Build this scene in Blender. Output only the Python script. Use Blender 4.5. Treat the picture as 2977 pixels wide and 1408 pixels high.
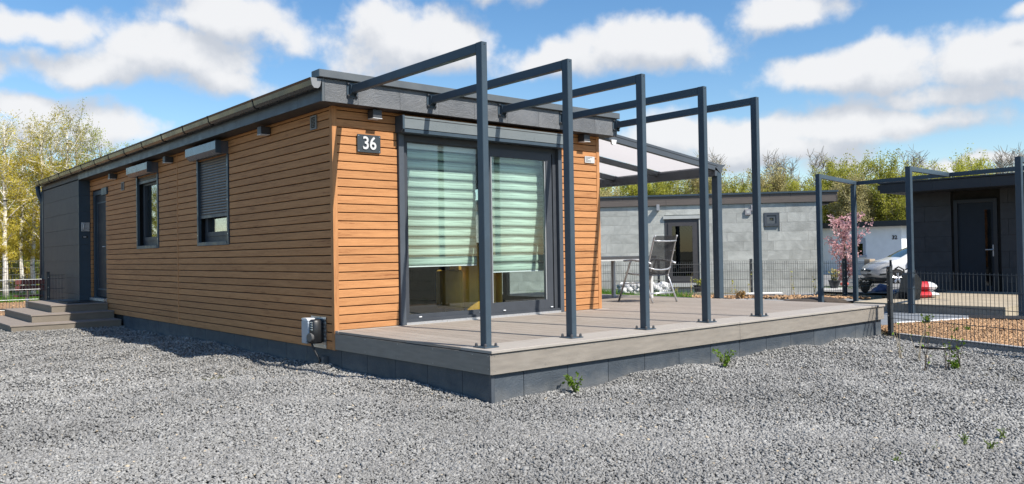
import bpy, bmesh, math, random
import numpy as np
from mathutils import Vector, Matrix

for o in list(bpy.data.objects):
    bpy.data.objects.remove(o, do_unlink=True)
scene = bpy.context.scene
col = scene.collection
R = math.radians

# ------------------------------------------------------------------ camera
PW, PH, PF = 2977.0, 1408.0, 2347.416
CAM = Vector((-4.0866, -7.6111, 1.1797))
YAW, PITCH, ROLL = 0.860717, 0.013748, -0.016666
_f = Vector((math.cos(YAW) * math.cos(PITCH), math.sin(YAW) * math.cos(PITCH), math.sin(PITCH)))
_r = Vector((math.sin(YAW), -math.cos(YAW), 0))
_u = _r.cross(_f)
CR = _r * math.cos(ROLL) + _u * math.sin(ROLL)
CU = -_r * math.sin(ROLL) + _u * math.cos(ROLL)
CF = _f
cd = bpy.data.cameras.new('camera')
cd.sensor_width = 36.0
cd.sensor_fit = 'HORIZONTAL'
cd.lens = PF / PW * 36.0
cd.clip_start = 0.05
cd.clip_end = 3000
cam = bpy.data.objects.new('camera', cd)
col.objects.link(cam)
M = Matrix.Identity(4)
for i in range(3):
    M[i][0], M[i][1], M[i][2], M[i][3] = CR[i], CU[i], -CF[i], CAM[i]
cam.matrix_world = M
scene.camera = cam


def ray(px, py):
    return CF + CR * ((px - PW / 2) / PF) - CU * ((py - PH / 2) / PF)


def at(px, py, depth):
    """point on the photo ray at a depth measured along the view axis"""
    return CAM + ray(px, py) * depth


def on_z(px, py, z):
    d = ray(px, py)
    return CAM + d * ((z - CAM.z) / d.z)


def on_plane(px, py, p0, n):
    d = ray(px, py)
    return CAM + d * ((Vector(p0) - CAM).dot(Vector(n)) / d.dot(Vector(n)))


# ------------------------------------------------------------------ sun, sky
SUN_DIR = Vector((0.165, -1.0, 1.18)).normalized()     # towards the sun
sun_el = math.asin(SUN_DIR.z)
sd = bpy.data.lights.new('sun', 'SUN')
sd.energy = 5.0
sd.angle = R(0.53)
sd.color = (1.0, 0.945, 0.86)
sun = bpy.data.objects.new('sun', sd)
col.objects.link(sun)
sun.rotation_euler = (-SUN_DIR).to_track_quat('-Z', 'Y').to_euler()
sun.location = (3, -12, 16)

world = bpy.data.worlds.new('World')
scene.world = world
world.use_nodes = True
wn = world.node_tree.nodes
wl = world.node_tree.links
wn.clear()


def sky_ae(px, py):
    d = ray(px, py).normalized()
    return math.atan2(d.x, d.y), math.asin(d.z)


# clouds seen in the photograph: centre x, y, half width, half height (photo pixels / 1.1562), weight
CLOUDS = [(95, 50, 190, 62, 1.0), (590, 60, 215, 90, 1.0), (450, 150, 260, 78, .95), (250, 165, 240, 62, .85), (560, 215, 150, 40, .6),
          (1015, 95, 215, 92, 1.1), (1110, 110, 130, 66, .7), (1390, 150, 170, 62, .9), (1640, 118, 225, 82, 1.1), (1740, 110, 120, 64, .7),
          (1975, 25, 160, 66, 1.0), (2110, 195, 210, 50, .8), (2260, 165, 210, 72, .95), (2480, 135, 240, 92, 1.1), (2380, 235, 260, 42, .6),
          (2190, 315, 250, 62, 1.0), (2330, 300, 190, 52, .8), (1890, 340, 260, 62, .9), (1690, 330, 150, 66, .8), (1960, 385, 300, 36, .7),
          (90, 270, 210, 52, 1.0), (250, 325, 150, 58, .95), (120, 345, 200, 45, .6), (2420, 415, 150, 22, .9), (2120, 415, 120, 20, .5), (2570, 20, 60, 40, .6),
          (-150, 150, 180, 70, 1.0), (2800, 320, 200, 70, 1.0), (1300, -90, 240, 80, 1.0), (300, -120, 260, 70, 1.0), (2250, -110, 240, 70, 1.0)]


def build_cloud_group():
    g = bpy.data.node_groups.new('cloud_density', 'ShaderNodeTree')
    g.interface.new_socket('AE', in_out='INPUT', socket_type='NodeSocketVector')
    g.interface.new_socket('Density', in_out='OUTPUT', socket_type='NodeSocketFloat')
    n, l = g.nodes, g.links
    gi, go = n.new('NodeGroupInput'), n.new('NodeGroupOutput')
    # wobble the coordinates a little so that no edge is an ellipse
    warp = n.new('ShaderNodeTexNoise'); warp.inputs['Scale'].default_value = 9; warp.inputs['Detail'].default_value = 4
    l.new(gi.outputs[0], warp.inputs['Vector'])
    sub = n.new('ShaderNodeVectorMath'); sub.operation = 'SUBTRACT'; sub.inputs[1].default_value = (.5, .5, .5)
    l.new(warp.outputs['Color'], sub.inputs[0])
    sc = n.new('ShaderNodeVectorMath'); sc.operation = 'SCALE'; sc.inputs['Scale'].default_value = .07
    l.new(sub.outputs[0], sc.inputs[0])
    add = n.new('ShaderNodeVectorMath'); add.operation = 'ADD'
    l.new(gi.outputs[0], add.inputs[0]); l.new(sc.outputs[0], add.inputs[1])
    prev = None
    for (cx, cy, rx, ry, w) in CLOUDS:
        a, e = sky_ae(cx * 1.1562, cy * 1.1562)
        a2, _ = sky_ae((cx + rx) * 1.1562, cy * 1.1562)
        _, e2 = sky_ae(cx * 1.1562, (cy - ry) * 1.1562)
        wa, we = abs(a2 - a), abs(e2 - e)
        s1 = n.new('ShaderNodeVectorMath'); s1.operation = 'SUBTRACT'; s1.inputs[1].default_value = (a, e, 0)
        l.new(add.outputs[0], s1.inputs[0])
        m1 = n.new('ShaderNodeVectorMath'); m1.operation = 'MULTIPLY'; m1.inputs[1].default_value = (1 / wa, 1 / we, 0)
        l.new(s1.outputs[0], m1.inputs[0])
        ln = n.new('ShaderNodeVectorMath'); ln.operation = 'LENGTH'
        l.new(m1.outputs[0], ln.inputs[0])
        mm = n.new('ShaderNodeMath'); mm.operation = 'MULTIPLY_ADD'
        mm.inputs[1].default_value = -w; mm.inputs[2].default_value = w
        l.new(ln.outputs['Value'], mm.inputs[0])
        if prev is None:
            prev = mm
        else:
            mx = n.new('ShaderNodeMath'); mx.operation = 'SMOOTH_MAX'; mx.inputs[2].default_value = .12
            l.new(prev.outputs[0], mx.inputs[0]); l.new(mm.outputs[0], mx.inputs[1])
            prev = mx
    # everywhere else: the same kind of scattered cumulus
    big = n.new('ShaderNodeTexNoise'); big.inputs['Scale'].default_value = 3.2; big.inputs['Detail'].default_value = 3
    l.new(gi.outputs[0], big.inputs['Vector'])
    bm_ = n.new('ShaderNodeMapRange'); bm_.inputs[1].default_value = .64; bm_.inputs[2].default_value = .82
    bm_.inputs[3].default_value = -1.2; bm_.inputs[4].default_value = .9; bm_.clamp = False
    l.new(big.outputs['Fac'], bm_.inputs[0])
    # only outside the photographed patch of sky
    a0, e0 = sky_ae(PW / 2, 250)
    s1 = n.new('ShaderNodeVectorMath'); s1.operation = 'SUBTRACT'; s1.inputs[1].default_value = (a0, e0, 0)
    l.new(gi.outputs[0], s1.inputs[0])
    m1 = n.new('ShaderNodeVectorMath'); m1.operation = 'MULTIPLY'; m1.inputs[1].default_value = (1 / .72, 1 / .3, 0)
    l.new(s1.outputs[0], m1.inputs[0])
    ln = n.new('ShaderNodeVectorMath'); ln.operation = 'LENGTH'
    l.new(m1.outputs[0], ln.inputs[0])
    out = n.new('ShaderNodeMapRange'); out.inputs[1].default_value = 1.0; out.inputs[2].default_value = 1.35
    out.inputs[3].default_value = -2.0; out.inputs[4].default_value = 0.0
    l.new(ln.outputs['Value'], out.inputs[0])
    s2 = n.new('ShaderNodeMath'); s2.operation = 'ADD'
    l.new(bm_.outputs[0], s2.inputs[0]); l.new(out.outputs[0], s2.inputs[1])
    mx = n.new('ShaderNodeMath'); mx.operation = 'MAXIMUM'
    l.new(prev.outputs[0], mx.inputs[0]); l.new(s2.outputs[0], mx.inputs[1])
    # billows
    f1 = n.new('ShaderNodeTexNoise'); f1.inputs['Scale'].default_value = 13; f1.inputs['Detail'].default_value = 9; f1.inputs['Roughness'].default_value = .57
    l.new(gi.outputs[0], f1.inputs['Vector'])
    ma = n.new('ShaderNodeMath'); ma.operation = 'MULTIPLY_ADD'; ma.inputs[1].default_value = 1.9; ma.inputs[2].default_value = -.93
    l.new(f1.outputs['Fac'], ma.inputs[0])
    fin = n.new('ShaderNodeMath'); fin.operation = 'ADD'
    l.new(mx.outputs[0], fin.inputs[0]); l.new(ma.outputs[0], fin.inputs[1])
    l.new(fin.outputs[0], go.inputs[0])
    return g


def build_world():
    cg = build_cloud_group()
    sky = wn.new('ShaderNodeTexSky')
    sky.sky_type = 'NISHITA'
    sky.sun_disc = False
    sky.sun_elevation = sun_el
    sky.sun_rotation = math.atan2(SUN_DIR.x, SUN_DIR.y)
    sky.altitude = 100
    sky.air_density = 1.0
    sky.dust_density = 0.4
    sky.ozone_density = 1.2
    tc = wn.new('ShaderNodeTexCoord')
    sep = wn.new('ShaderNodeSeparateXYZ'); wl.new(tc.outputs['Generated'], sep.inputs[0])
    az = wn.new('ShaderNodeMath'); az.operation = 'ARCTAN2'
    wl.new(sep.outputs['X'], az.inputs[0]); wl.new(sep.outputs['Y'], az.inputs[1])
    el = wn.new('ShaderNodeMath'); el.operation = 'ARCSINE'; wl.new(sep.outputs['Z'], el.inputs[0])
    ae = wn.new('ShaderNodeCombineXYZ'); wl.new(az.outputs[0], ae.inputs[0]); wl.new(el.outputs[0], ae.inputs[1])
    up = wn.new('ShaderNodeVectorMath'); up.operation = 'ADD'; up.inputs[1].default_value = (.008, .034, 0)
    wl.new(ae.outputs[0], up.inputs[0])
    d0 = wn.new('ShaderNodeGroup'); d0.node_tree = cg; wl.new(ae.outputs[0], d0.inputs[0])
    d1 = wn.new('ShaderNodeGroup'); d1.node_tree = cg; wl.new(up.outputs[0], d1.inputs[0])
    mask = wn.new('ShaderNodeMapRange'); mask.interpolation_type = 'SMOOTHSTEP'
    mask.inputs[1].default_value = -.16; mask.inputs[2].default_value = .42
    wl.new(d0.outputs[0], mask.inputs[0])
    # lit tops, greyer flat bases
    df = wn.new('ShaderNodeMath'); df.operation = 'SUBTRACT'
    wl.new(d0.outputs[0], df.inputs[0]); wl.new(d1.outputs[0], df.inputs[1])
    sh = wn.new('ShaderNodeMapRange'); sh.interpolation_type = 'SMOOTHSTEP'
    sh.inputs[1].default_value = -.55; sh.inputs[2].default_value = .55
    wl.new(df.outputs[0], sh.inputs[0])
    cc = wn.new('ShaderNodeMix'); cc.data_type = 'RGBA'
    cc.inputs['A'].default_value = (6.1, 6.5, 7.2, 1)
    cc.inputs['B'].default_value = (9.3, 9.35, 9.5, 1)
    wl.new(sh.outputs[0], cc.inputs['Factor'])
    mx = wn.new('ShaderNodeMix'); mx.data_type = 'RGBA'
    mk = wn.new('ShaderNodeMath'); mk.operation = 'MULTIPLY'; mk.inputs[1].default_value = .97
    wl.new(mask.outputs[0], mk.inputs[0])
    wl.new(mk.outputs[0], mx.inputs['Factor'])
    hs = wn.new('ShaderNodeHueSaturation'); hs.inputs['Saturation'].default_value = 1.27; hs.inputs['Value'].default_value = 1.66
    wl.new(sky.outputs[0], hs.inputs['Color']); wl.new(hs.outputs[0], mx.inputs['A']); wl.new(cc.outputs['Result'], mx.inputs['B'])
    bg = wn.new('ShaderNodeBackground'); bg.inputs['Strength'].default_value = 0.07
    wl.new(mx.outputs['Result'], bg.inputs['Color'])
    wo = wn.new('ShaderNodeOutputWorld'); wl.new(bg.outputs[0], wo.inputs['Surface'])


build_world()
scene.view_settings.view_transform = 'Standard'
scene.view_settings.look = 'None'
scene.view_settings.gamma = 1
scene.view_settings.use_curve_mapping = False
scene.view_settings.exposure = 0.48
scene.render.engine = 'CYCLES'
scene.cycles.max_bounces = 8
scene.cycles.transparent_max_bounces = 16
scene.cycles.caustics_reflective = False
scene.cycles.caustics_refractive = False

rnd = random.Random(7)
nrg = np.random.default_rng(11)


# ------------------------------------------------------------------ mesh helpers
class MB:
    def __init__(self):
        self.v, self.f = [], []

    def add(self, vs, fs, T=None):
        b = len(self.v)
        for p in vs:
            p = Vector(p)
            self.v.append(tuple(T @ p) if T is not None else tuple(p))
        self.f += [tuple(b + i for i in f) for f in fs]
        return self

    def box(self, x0, x1, y0, y1, z0, z1, T=None):
        x0, x1 = min(x0, x1), max(x0, x1); y0, y1 = min(y0, y1), max(y0, y1); z0, z1 = min(z0, z1), max(z0, z1)
        vs = [(x0, y0, z0), (x1, y0, z0), (x1, y1, z0), (x0, y1, z0), (x0, y0, z1), (x1, y0, z1), (x1, y1, z1), (x0, y1, z1)]
        return self.add(vs, [(0, 3, 2, 1), (4, 5, 6, 7), (0, 1, 5, 4), (1, 2, 6, 5), (2, 3, 7, 6), (3, 0, 4, 7)], T)

    def cbox(self, x0, x1, y0, y1, z0, z1, c, axis='x', T=None):
        """box with its four long edges chamfered; long axis x, y or z"""
        A = {'x': (y0, y1, z0, z1, x0, x1), 'y': (x0, x1, z0, z1, y0, y1), 'z': (x0, x1, y0, y1, z0, z1)}[axis]
        a0, a1, b0, b1, l0, l1 = A
        pr = [(a0 + c, b0), (a1 - c, b0), (a1, b0 + c), (a1, b1 - c), (a1 - c, b1), (a0 + c, b1), (a0, b1 - c), (a0, b0 + c)]
        return self.prism(pr, l0, l1, axis, T)

    def prism(self, prof, l0, l1, axis='x', T=None):
        mk = {'x': lambda a, b, l: (l, a, b), 'y': lambda a, b, l: (a, l, b), 'z': lambda a, b, l: (a, b, l)}[axis]
        n = len(prof)
        vs = [mk(a, b, l0) for a, b in prof] + [mk(a, b, l1) for a, b in prof]
        fs = [tuple(range(n)), tuple(range(2 * n - 1, n - 1, -1))]
        fs += [(i, i + n, (i + 1) % n + n, (i + 1) % n) for i in range(n)]
        return self.add(vs, fs, T)

    def tube(self, pts, rad, n=8, cap=True):
        pts = [Vector(p) for p in pts]
        if not hasattr(rad, '__len__'):
            rad = [rad] * len(pts)
        b = len(self.v)
        pu = None
        for i, p in enumerate(pts):
            d = (pts[min(i + 1, len(pts) - 1)] - pts[max(i - 1, 0)])
            if d.length < 1e-9:
                d = Vector((0, 0, 1))
            d.normalize()
            if pu is None:
                a = Vector((0, 0, 1)) if abs(d.z) < .9 else Vector((1, 0, 0))
                u = d.cross(a).normalized()
            else:
                u = (pu - d * pu.dot(d)).normalized()
            pu = u
            w = d.cross(u)
            for k in range(n):
                t = 2 * math.pi * k / n
                self.v.append(tuple(p + (u * math.cos(t) + w * math.sin(t)) * rad[i]))
        for i in range(len(pts) - 1):
            for k in range(n):
                k2 = (k + 1) % n
                self.f.append((b + i * n + k, b + i * n + k2, b + (i + 1) * n + k2, b + (i + 1) * n + k))
        if cap:
            self.f.append(tuple(b + k for k in range(n - 1, -1, -1)))
            e = b + (len(pts) - 1) * n
            self.f.append(tuple(e + k for k in range(n)))
        return self

    def lathe(self, prof, c=(0, 0, 0), n=16):
        """prof: list of (r, z) from bottom to top, about the z axis"""
        b = len(self.v)
        for r, z in prof:
            for k in range(n):
                t = 2 * math.pi * k / n
                self.v.append((c[0] + r * math.cos(t), c[1] + r * math.sin(t), c[2] + z))
        for i in range(len(prof) - 1):
            for k in range(n):
                k2 = (k + 1) % n
                self.f.append((b + i * n + k, b + i * n + k2, b + (i + 1) * n + k2, b + (i + 1) * n + k))
        self.f.append(tuple(b + k for k in range(n - 1, -1, -1)))
        e = b + (len(prof) - 1) * n
        self.f.append(tuple(e + k for k in range(n)))
        return self

    def grid(self, fn, nu, nv):
        b = len(self.v)
        for j in range(nv + 1):
            for i in range(nu + 1):
                self.v.append(tuple(fn(i / nu, j / nv)))
        for j in range(nv):
            for i in range(nu):
                a = b + j * (nu + 1) + i
                self.f.append((a, a + 1, a + nu + 2, a + nu + 1))
        return self

    def build(self, name, m, parent=None, smooth=False, bevel=0, fix=True, kind=None):
        me = bpy.data.meshes.new(name)
        me.from_pydata(self.v, [], self.f)
        if fix or bevel:
            bm = bmesh.new(); bm.from_mesh(me)
            if bevel:
                bmesh.ops.bevel(bm, geom=bm.edges[:], offset=bevel, segments=1, affect='EDGES', profile=.5)
            bmesh.ops.recalc_face_normals(bm, faces=bm.faces[:])
            bm.to_mesh(me); bm.free()
        if smooth:
            me.shade_smooth()
        return link(name, me, m, parent, kind)


def link(name, me, m, parent=None, kind=None):
    if m is not None:
        me.materials.clear(); me.materials.append(m)
    o = bpy.data.objects.new(name, me)
    col.objects.link(o)
    if parent is not None:
        o.parent = parent
    if kind:
        o['kind'] = kind
    return o


def np_mesh(name, verts, faces, m, parent=None, kind=None, attr=None, k=None):
    """fast mesh from numpy arrays; faces (n, k)"""
    me = bpy.data.meshes.new(name)
    nv, nf, k = len(verts), len(faces), faces.shape[1]
    me.vertices.add(nv); me.vertices.foreach_set('co', verts.astype(np.float32).ravel())
    me.loops.add(nf * k); me.loops.foreach_set('vertex_index', faces.astype(np.int32).ravel())
    me.polygons.add(nf); me.polygons.foreach_set('loop_start', np.arange(0, nf * k, k, dtype=np.int32))
    try:
        me.polygons.foreach_set('loop_total', np.full(nf, k, dtype=np.int32))
    except Exception:
        pass
    me.update(calc_edges=True)
    if attr is not None:
        a = me.attributes.new('tone', 'FLOAT', 'POINT'); a.data.foreach_set('value', attr.astype(np.float32))
    me.validate()
    return link(name, me, m, parent, kind)


def thing(name, label, cat, loc=(0, 0, 0), rz=0, group=None):
    o = bpy.data.objects.new(name, None)
    o.empty_display_size = .2
    col.objects.link(o)
    o.location = loc; o.rotation_euler = (0, 0, rz)
    return tag(o, label, cat, group)


def tag(o, label, cat, group=None):
    o['label'] = label; o['category'] = cat
    if group:
        o['group'] = group
    return o


def copy_tree(o, parent=None):
    c = o.copy(); col.objects.link(c); c.parent = parent
    for ch in list(o.children):
        copy_tree(ch, c)
    return c


# ------------------------------------------------------------------ materials
MATS = {}


def newmat(name):
    m = bpy.data.materials.new(name); m.use_nodes = True
    n, l = m.node_tree.nodes, m.node_tree.links
    n.clear()
    out = n.new('ShaderNodeOutputMaterial')
    MATS[name] = m
    return m, n, l, out


def principled(name, color, rough=.5, metal=0., spec=.5, var=0., vscale=6., bump=0., bscale=60., coat=0., rnd_amt=0., stretch=None, dirt=None):
    """base colour with noise variation, per-object variation, bump and optional dirt"""
    m, n, l, out = newmat(name)
    b = n.new('ShaderNodeBsdfPrincipled'); l.new(b.outputs[0], out.inputs[0])
    b.inputs['Roughness'].default_value = rough; b.inputs['Metallic'].default_value = metal
    b.inputs['Specular IOR Level'].default_value = spec
    b.inputs['Coat Weight'].default_value = coat
    tc = n.new('ShaderNodeTexCoord')
    vec = tc.outputs['Object']
    if stretch:
        mp = n.new('ShaderNodeMapping'); mp.inputs['Scale'].default_value = stretch
        l.new(vec, mp.inputs[0]); vec = mp.outputs[0]
    c = n.new('ShaderNodeRGB'); c.outputs[0].default_value = (*color, 1)
    cur = c.outputs[0]
    if var:
        tx = n.new('ShaderNodeTexNoise'); tx.inputs['Scale'].default_value = vscale; tx.inputs['Detail'].default_value = 6
        l.new(vec, tx.inputs['Vector'])
        mr = n.new('ShaderNodeMapRange'); mr.inputs[1].default_value = .3; mr.inputs[2].default_value = .7
        mr.inputs[3].default_value = 1 - var; mr.inputs[4].default_value = 1 + var
        l.new(tx.outputs['Fac'], mr.inputs[0])
        vm = n.new('ShaderNodeVectorMath'); vm.operation = 'SCALE'
        l.new(cur, vm.inputs[0]); l.new(mr.outputs[0], vm.inputs['Scale']); cur = vm.outputs[0]
        rr = n.new('ShaderNodeMapRange'); rr.inputs[1].default_value = .3; rr.inputs[2].default_value = .7
        rr.inputs[3].default_value = max(.02, rough - .08); rr.inputs[4].default_value = min(1, rough + .1)
        l.new(tx.outputs['Fac'], rr.inputs[0]); l.new(rr.outputs[0], b.inputs['Roughness'])
    if rnd_amt:
        oi = n.new('ShaderNodeObjectInfo')
        mr = n.new('ShaderNodeMapRange'); mr.inputs[3].default_value = 1 - rnd_amt; mr.inputs[4].default_value = 1 + rnd_amt
        l.new(oi.outputs['Random'], mr.inputs[0])
        vm = n.new('ShaderNodeVectorMath'); vm.operation = 'SCALE'
        l.new(cur, vm.inputs[0]); l.new(mr.outputs[0], vm.inputs['Scale']); cur = vm.outputs[0]
    if dirt:
        tx = n.new('ShaderNodeTexNoise'); tx.inputs['Scale'].default_value = dirt[1]; tx.inputs['Detail'].default_value = 8; tx.inputs['Roughness'].default_value = .65
        l.new(tc.outputs['Object'], tx.inputs['Vector'])
        mr = n.new('ShaderNodeMapRange'); mr.inputs[1].default_value = .52; mr.inputs[2].default_value = .75; mr.inputs[4].default_value = dirt[2]
        l.new(tx.outputs['Fac'], mr.inputs[0])
        mx = n.new('ShaderNodeMix'); mx.data_type = 'RGBA'; mx.inputs['B'].default_value = (*dirt[0], 1)
        l.new(mr.outputs[0], mx.inputs['Factor']); l.new(cur, mx.inputs['A']); cur = mx.outputs['Result']
    l.new(cur, b.inputs['Base Color'])
    if bump:
        tx = n.new('ShaderNodeTexNoise'); tx.inputs['Scale'].default_value = bscale; tx.inputs['Detail'].default_value = 5
        l.new(vec, tx.inputs['Vector'])
        bp = n.new('ShaderNodeBump'); bp.inputs['Strength'].default_value = bump; bp.inputs['Distance'].default_value = .01
        l.new(tx.outputs['Fac'], bp.inputs['Height']); l.new(bp.outputs[0], b.inputs['Normal'])
    return m


def wood_mat(name, axis, dark, light, rough=.62):
    """printed oak look: long grain along the given axis, flecks, each board a little different"""
    m, n, l, out = newmat(name)
    b = n.new('ShaderNodeBsdfPrincipled'); l.new(b.outputs[0], out.inputs[0])
    b.inputs['Roughness'].default_value = rough; b.inputs['Specular IOR Level'].default_value = .16
    tc = n.new('ShaderNodeTexCoord'); oi = n.new('ShaderNodeObjectInfo')
    off = n.new('ShaderNodeVectorMath'); off.operation = 'SCALE'; off.inputs[0].default_value = (37, 23, 51)
    l.new(oi.outputs['Random'], off.inputs['Scale'])
    ad = n.new('ShaderNodeVectorMath'); ad.operation = 'ADD'
    l.new(tc.outputs['Object'], ad.inputs[0]); l.new(off.outputs[0], ad.inputs[1])

    def noise(sl, sa, det, ro=.6):
        s = [sa, sa, sa]; s['xyz'.index(axis)] = sl
        mp = n.new('ShaderNodeMapping'); mp.inputs['Scale'].default_value = s
        l.new(ad.outputs[0], mp.inputs[0])
        t = n.new('ShaderNodeTexNoise'); t.inputs['Scale'].default_value = 1; t.inputs['Detail'].default_value = det
        t.inputs['Roughness'].default_value = ro; t.inputs['Distortion'].default_value = .4
        l.new(mp.outputs[0], t.inputs['Vector'])
        return t
    g1, g2, g3 = noise(3.4, 60, 7, .68), noise(13, 190, 5, .7), noise(1.1, 10, 3)
    a = n.new('ShaderNodeMath'); a.operation = 'MULTIPLY_ADD'; a.inputs[1].default_value = .5
    l.new(g1.outputs['Fac'], a.inputs[0])
    s = n.new('ShaderNodeMath'); s.operation = 'MULTIPLY'; s.inputs[1].default_value = .28
    l.new(g2.outputs['Fac'], s.inputs[0]); l.new(s.outputs[0], a.inputs[2])
    a2 = n.new('ShaderNodeMath'); a2.operation = 'MULTIPLY_ADD'; a2.inputs[1].default_value = .3
    l.new(g3.outputs['Fac'], a2.inputs[0]); l.new(a.outputs[0], a2.inputs[2])
    rp = n.new('ShaderNodeValToRGB')
    e = rp.color_ramp.elements
    e[0].position = .40; e[0].color = (*dark, 1)
    e[1].position = .62; e[1].color = (*light, 1)
    mid = e.new(.485); mid.color = tuple(.35 * d + .65 * h for d, h in zip(dark, light)) + (1,)
    l.new(a2.outputs[0], rp.inputs[0])
    mr = n.new('ShaderNodeMapRange'); mr.inputs[3].default_value = .92; mr.inputs[4].default_value = 1.08
    l.new(oi.outputs['Random'], mr.inputs[0])
    vm = n.new('ShaderNodeVectorMath'); vm.operation = 'SCALE'
    l.new(rp.outputs[0], vm.inputs[0]); l.new(mr.outputs[0], vm.inputs['Scale'])
    l.new(vm.outputs[0], b.inputs['Base Color'])
    bp = n.new('ShaderNodeBump'); bp.inputs['Strength'].default_value = .25; bp.inputs['Distance'].default_value = .003
    l.new(a.outputs[0], bp.inputs['Height']); l.new(bp.outputs[0], b.inputs['Normal'])
    return m


def slate_mat(name, c0, c1, relief=.6, rough=.62, scale=1., dust=False):
    """riven slate: fine ridges and steps as relief, small tone shifts, each panel its own pattern"""
    m, n, l, out = newmat(name)
    b = n.new('ShaderNodeBsdfPrincipled'); l.new(b.outputs[0], out.inputs[0])
    b.inputs['Roughness'].default_value = rough
    tc = n.new('ShaderNodeTexCoord'); oi = n.new('ShaderNodeObjectInfo')
    off = n.new('ShaderNodeVectorMath'); off.operation = 'SCALE'; off.inputs[0].default_value = (17, 29, 13)
    l.new(oi.outputs['Random'], off.inputs['Scale'])
    rt = n.new('ShaderNodeVectorRotate'); rt.rotation_type = 'AXIS_ANGLE'; rt.inputs['Axis'].default_value = (.3, 1, .2)
    ang = n.new('ShaderNodeMath'); ang.operation = 'MULTIPLY_ADD'; ang.inputs[1].default_value = 1.3; ang.inputs[2].default_value = -.25
    l.new(oi.outputs['Random'], ang.inputs[0]); l.new(ang.outputs[0], rt.inputs['Angle'])
    l.new(tc.outputs['Object'], rt.inputs['Vector'])
    ad = n.new('ShaderNodeVectorMath'); ad.operation = 'ADD'
    l.new(rt.outputs[0], ad.inputs[0]); l.new(off.outputs[0], ad.inputs[1])
    mp = n.new('ShaderNodeMapping'); mp.inputs['Scale'].default_value = (4 * scale, 4 * scale, 11 * scale)
    l.new(ad.outputs[0], mp.inputs[0])
    t1 = n.new('ShaderNodeTexNoise'); t1.inputs['Scale'].default_value = 1; t1.inputs['Detail'].default_value = 7; t1.inputs['Distortion'].default_value = 1.3
    t1.inputs['Roughness'].default_value = .58
    l.new(mp.outputs[0], t1.inputs['Vector'])
    fold = n.new('ShaderNodeMath'); fold.operation = 'PINGPONG'; fold.inputs[1].default_value = .055
    l.new(t1.outputs['Fac'], fold.inputs[0])
    hs = n.new('ShaderNodeMath'); hs.operation = 'MULTIPLY_ADD'; hs.inputs[1].default_value = 9
    l.new(fold.outputs[0], hs.inputs[0]); l.new(t1.outputs['Fac'], hs.inputs[2])
    bp = n.new('ShaderNodeBump'); bp.inputs['Strength'].default_value = relief; bp.inputs['Distance'].default_value = .012
    l.new(hs.outputs[0], bp.inputs['Height']); l.new(bp.outputs[0], b.inputs['Normal'])
    t2 = n.new('ShaderNodeTexNoise'); t2.inputs['Scale'].default_value = 2.6 * scale; t2.inputs['Detail'].default_value = 9; t2.inputs['Distortion'].default_value = 1.6
    l.new(ad.outputs[0], t2.inputs['Vector'])
    rp = n.new('ShaderNodeValToRGB'); e = rp.color_ramp.elements
    e[0].position = .34; e[0].color = (*c0, 1); e[1].position = .64; e[1].color = (*c1, 1)
    l.new(t2.outputs['Fac'], rp.inputs[0])
    mr = n.new('ShaderNodeMapRange'); mr.inputs[3].default_value = .9; mr.inputs[4].default_value = 1.1
    l.new(oi.outputs['Random'], mr.inputs[0])
    vm = n.new('ShaderNodeVectorMath'); vm.operation = 'SCALE'
    l.new(rp.outputs[0], vm.inputs[0]); l.new(mr.outputs[0], vm.inputs['Scale'])
    l.new(vm.outputs[0], b.inputs['Base Color'])
    if dust:      # splash dust from the gravel on the lowest centimetres
        sp = n.new('ShaderNodeSeparateXYZ'); l.new(tc.outputs['Object'], sp.inputs[0])
        tn = n.new('ShaderNodeTexNoise'); tn.inputs['Scale'].default_value = 7; tn.inputs['Detail'].default_value = 7; l.new(tc.outputs['Object'], tn.inputs['Vector'])
        hz = n.new('ShaderNodeMath'); hz.operation = 'MULTIPLY_ADD'; hz.inputs[1].default_value = .22; hz.inputs[2].default_value = -.045
        l.new(tn.outputs['Fac'], hz.inputs[0])
        df_ = n.new('ShaderNodeMath'); df_.operation = 'SUBTRACT'; l.new(hz.outputs[0], df_.inputs[0]); l.new(sp.outputs['Z'], df_.inputs[1])
        fm = n.new('ShaderNodeMapRange'); fm.inputs[1].default_value = -.03; fm.inputs[2].default_value = .07; fm.inputs[4].default_value = .5
        l.new(df_.outputs[0], fm.inputs[0])
        mx = n.new('ShaderNodeMix'); mx.data_type = 'RGBA'; mx.inputs['B'].default_value = (.17, .17, .165, 1)
        l.new(fm.outputs[0], mx.inputs['Factor']); l.new(vm.outputs[0], mx.inputs['A']); l.new(mx.outputs['Result'], b.inputs['Base Color'])
    return m


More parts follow.
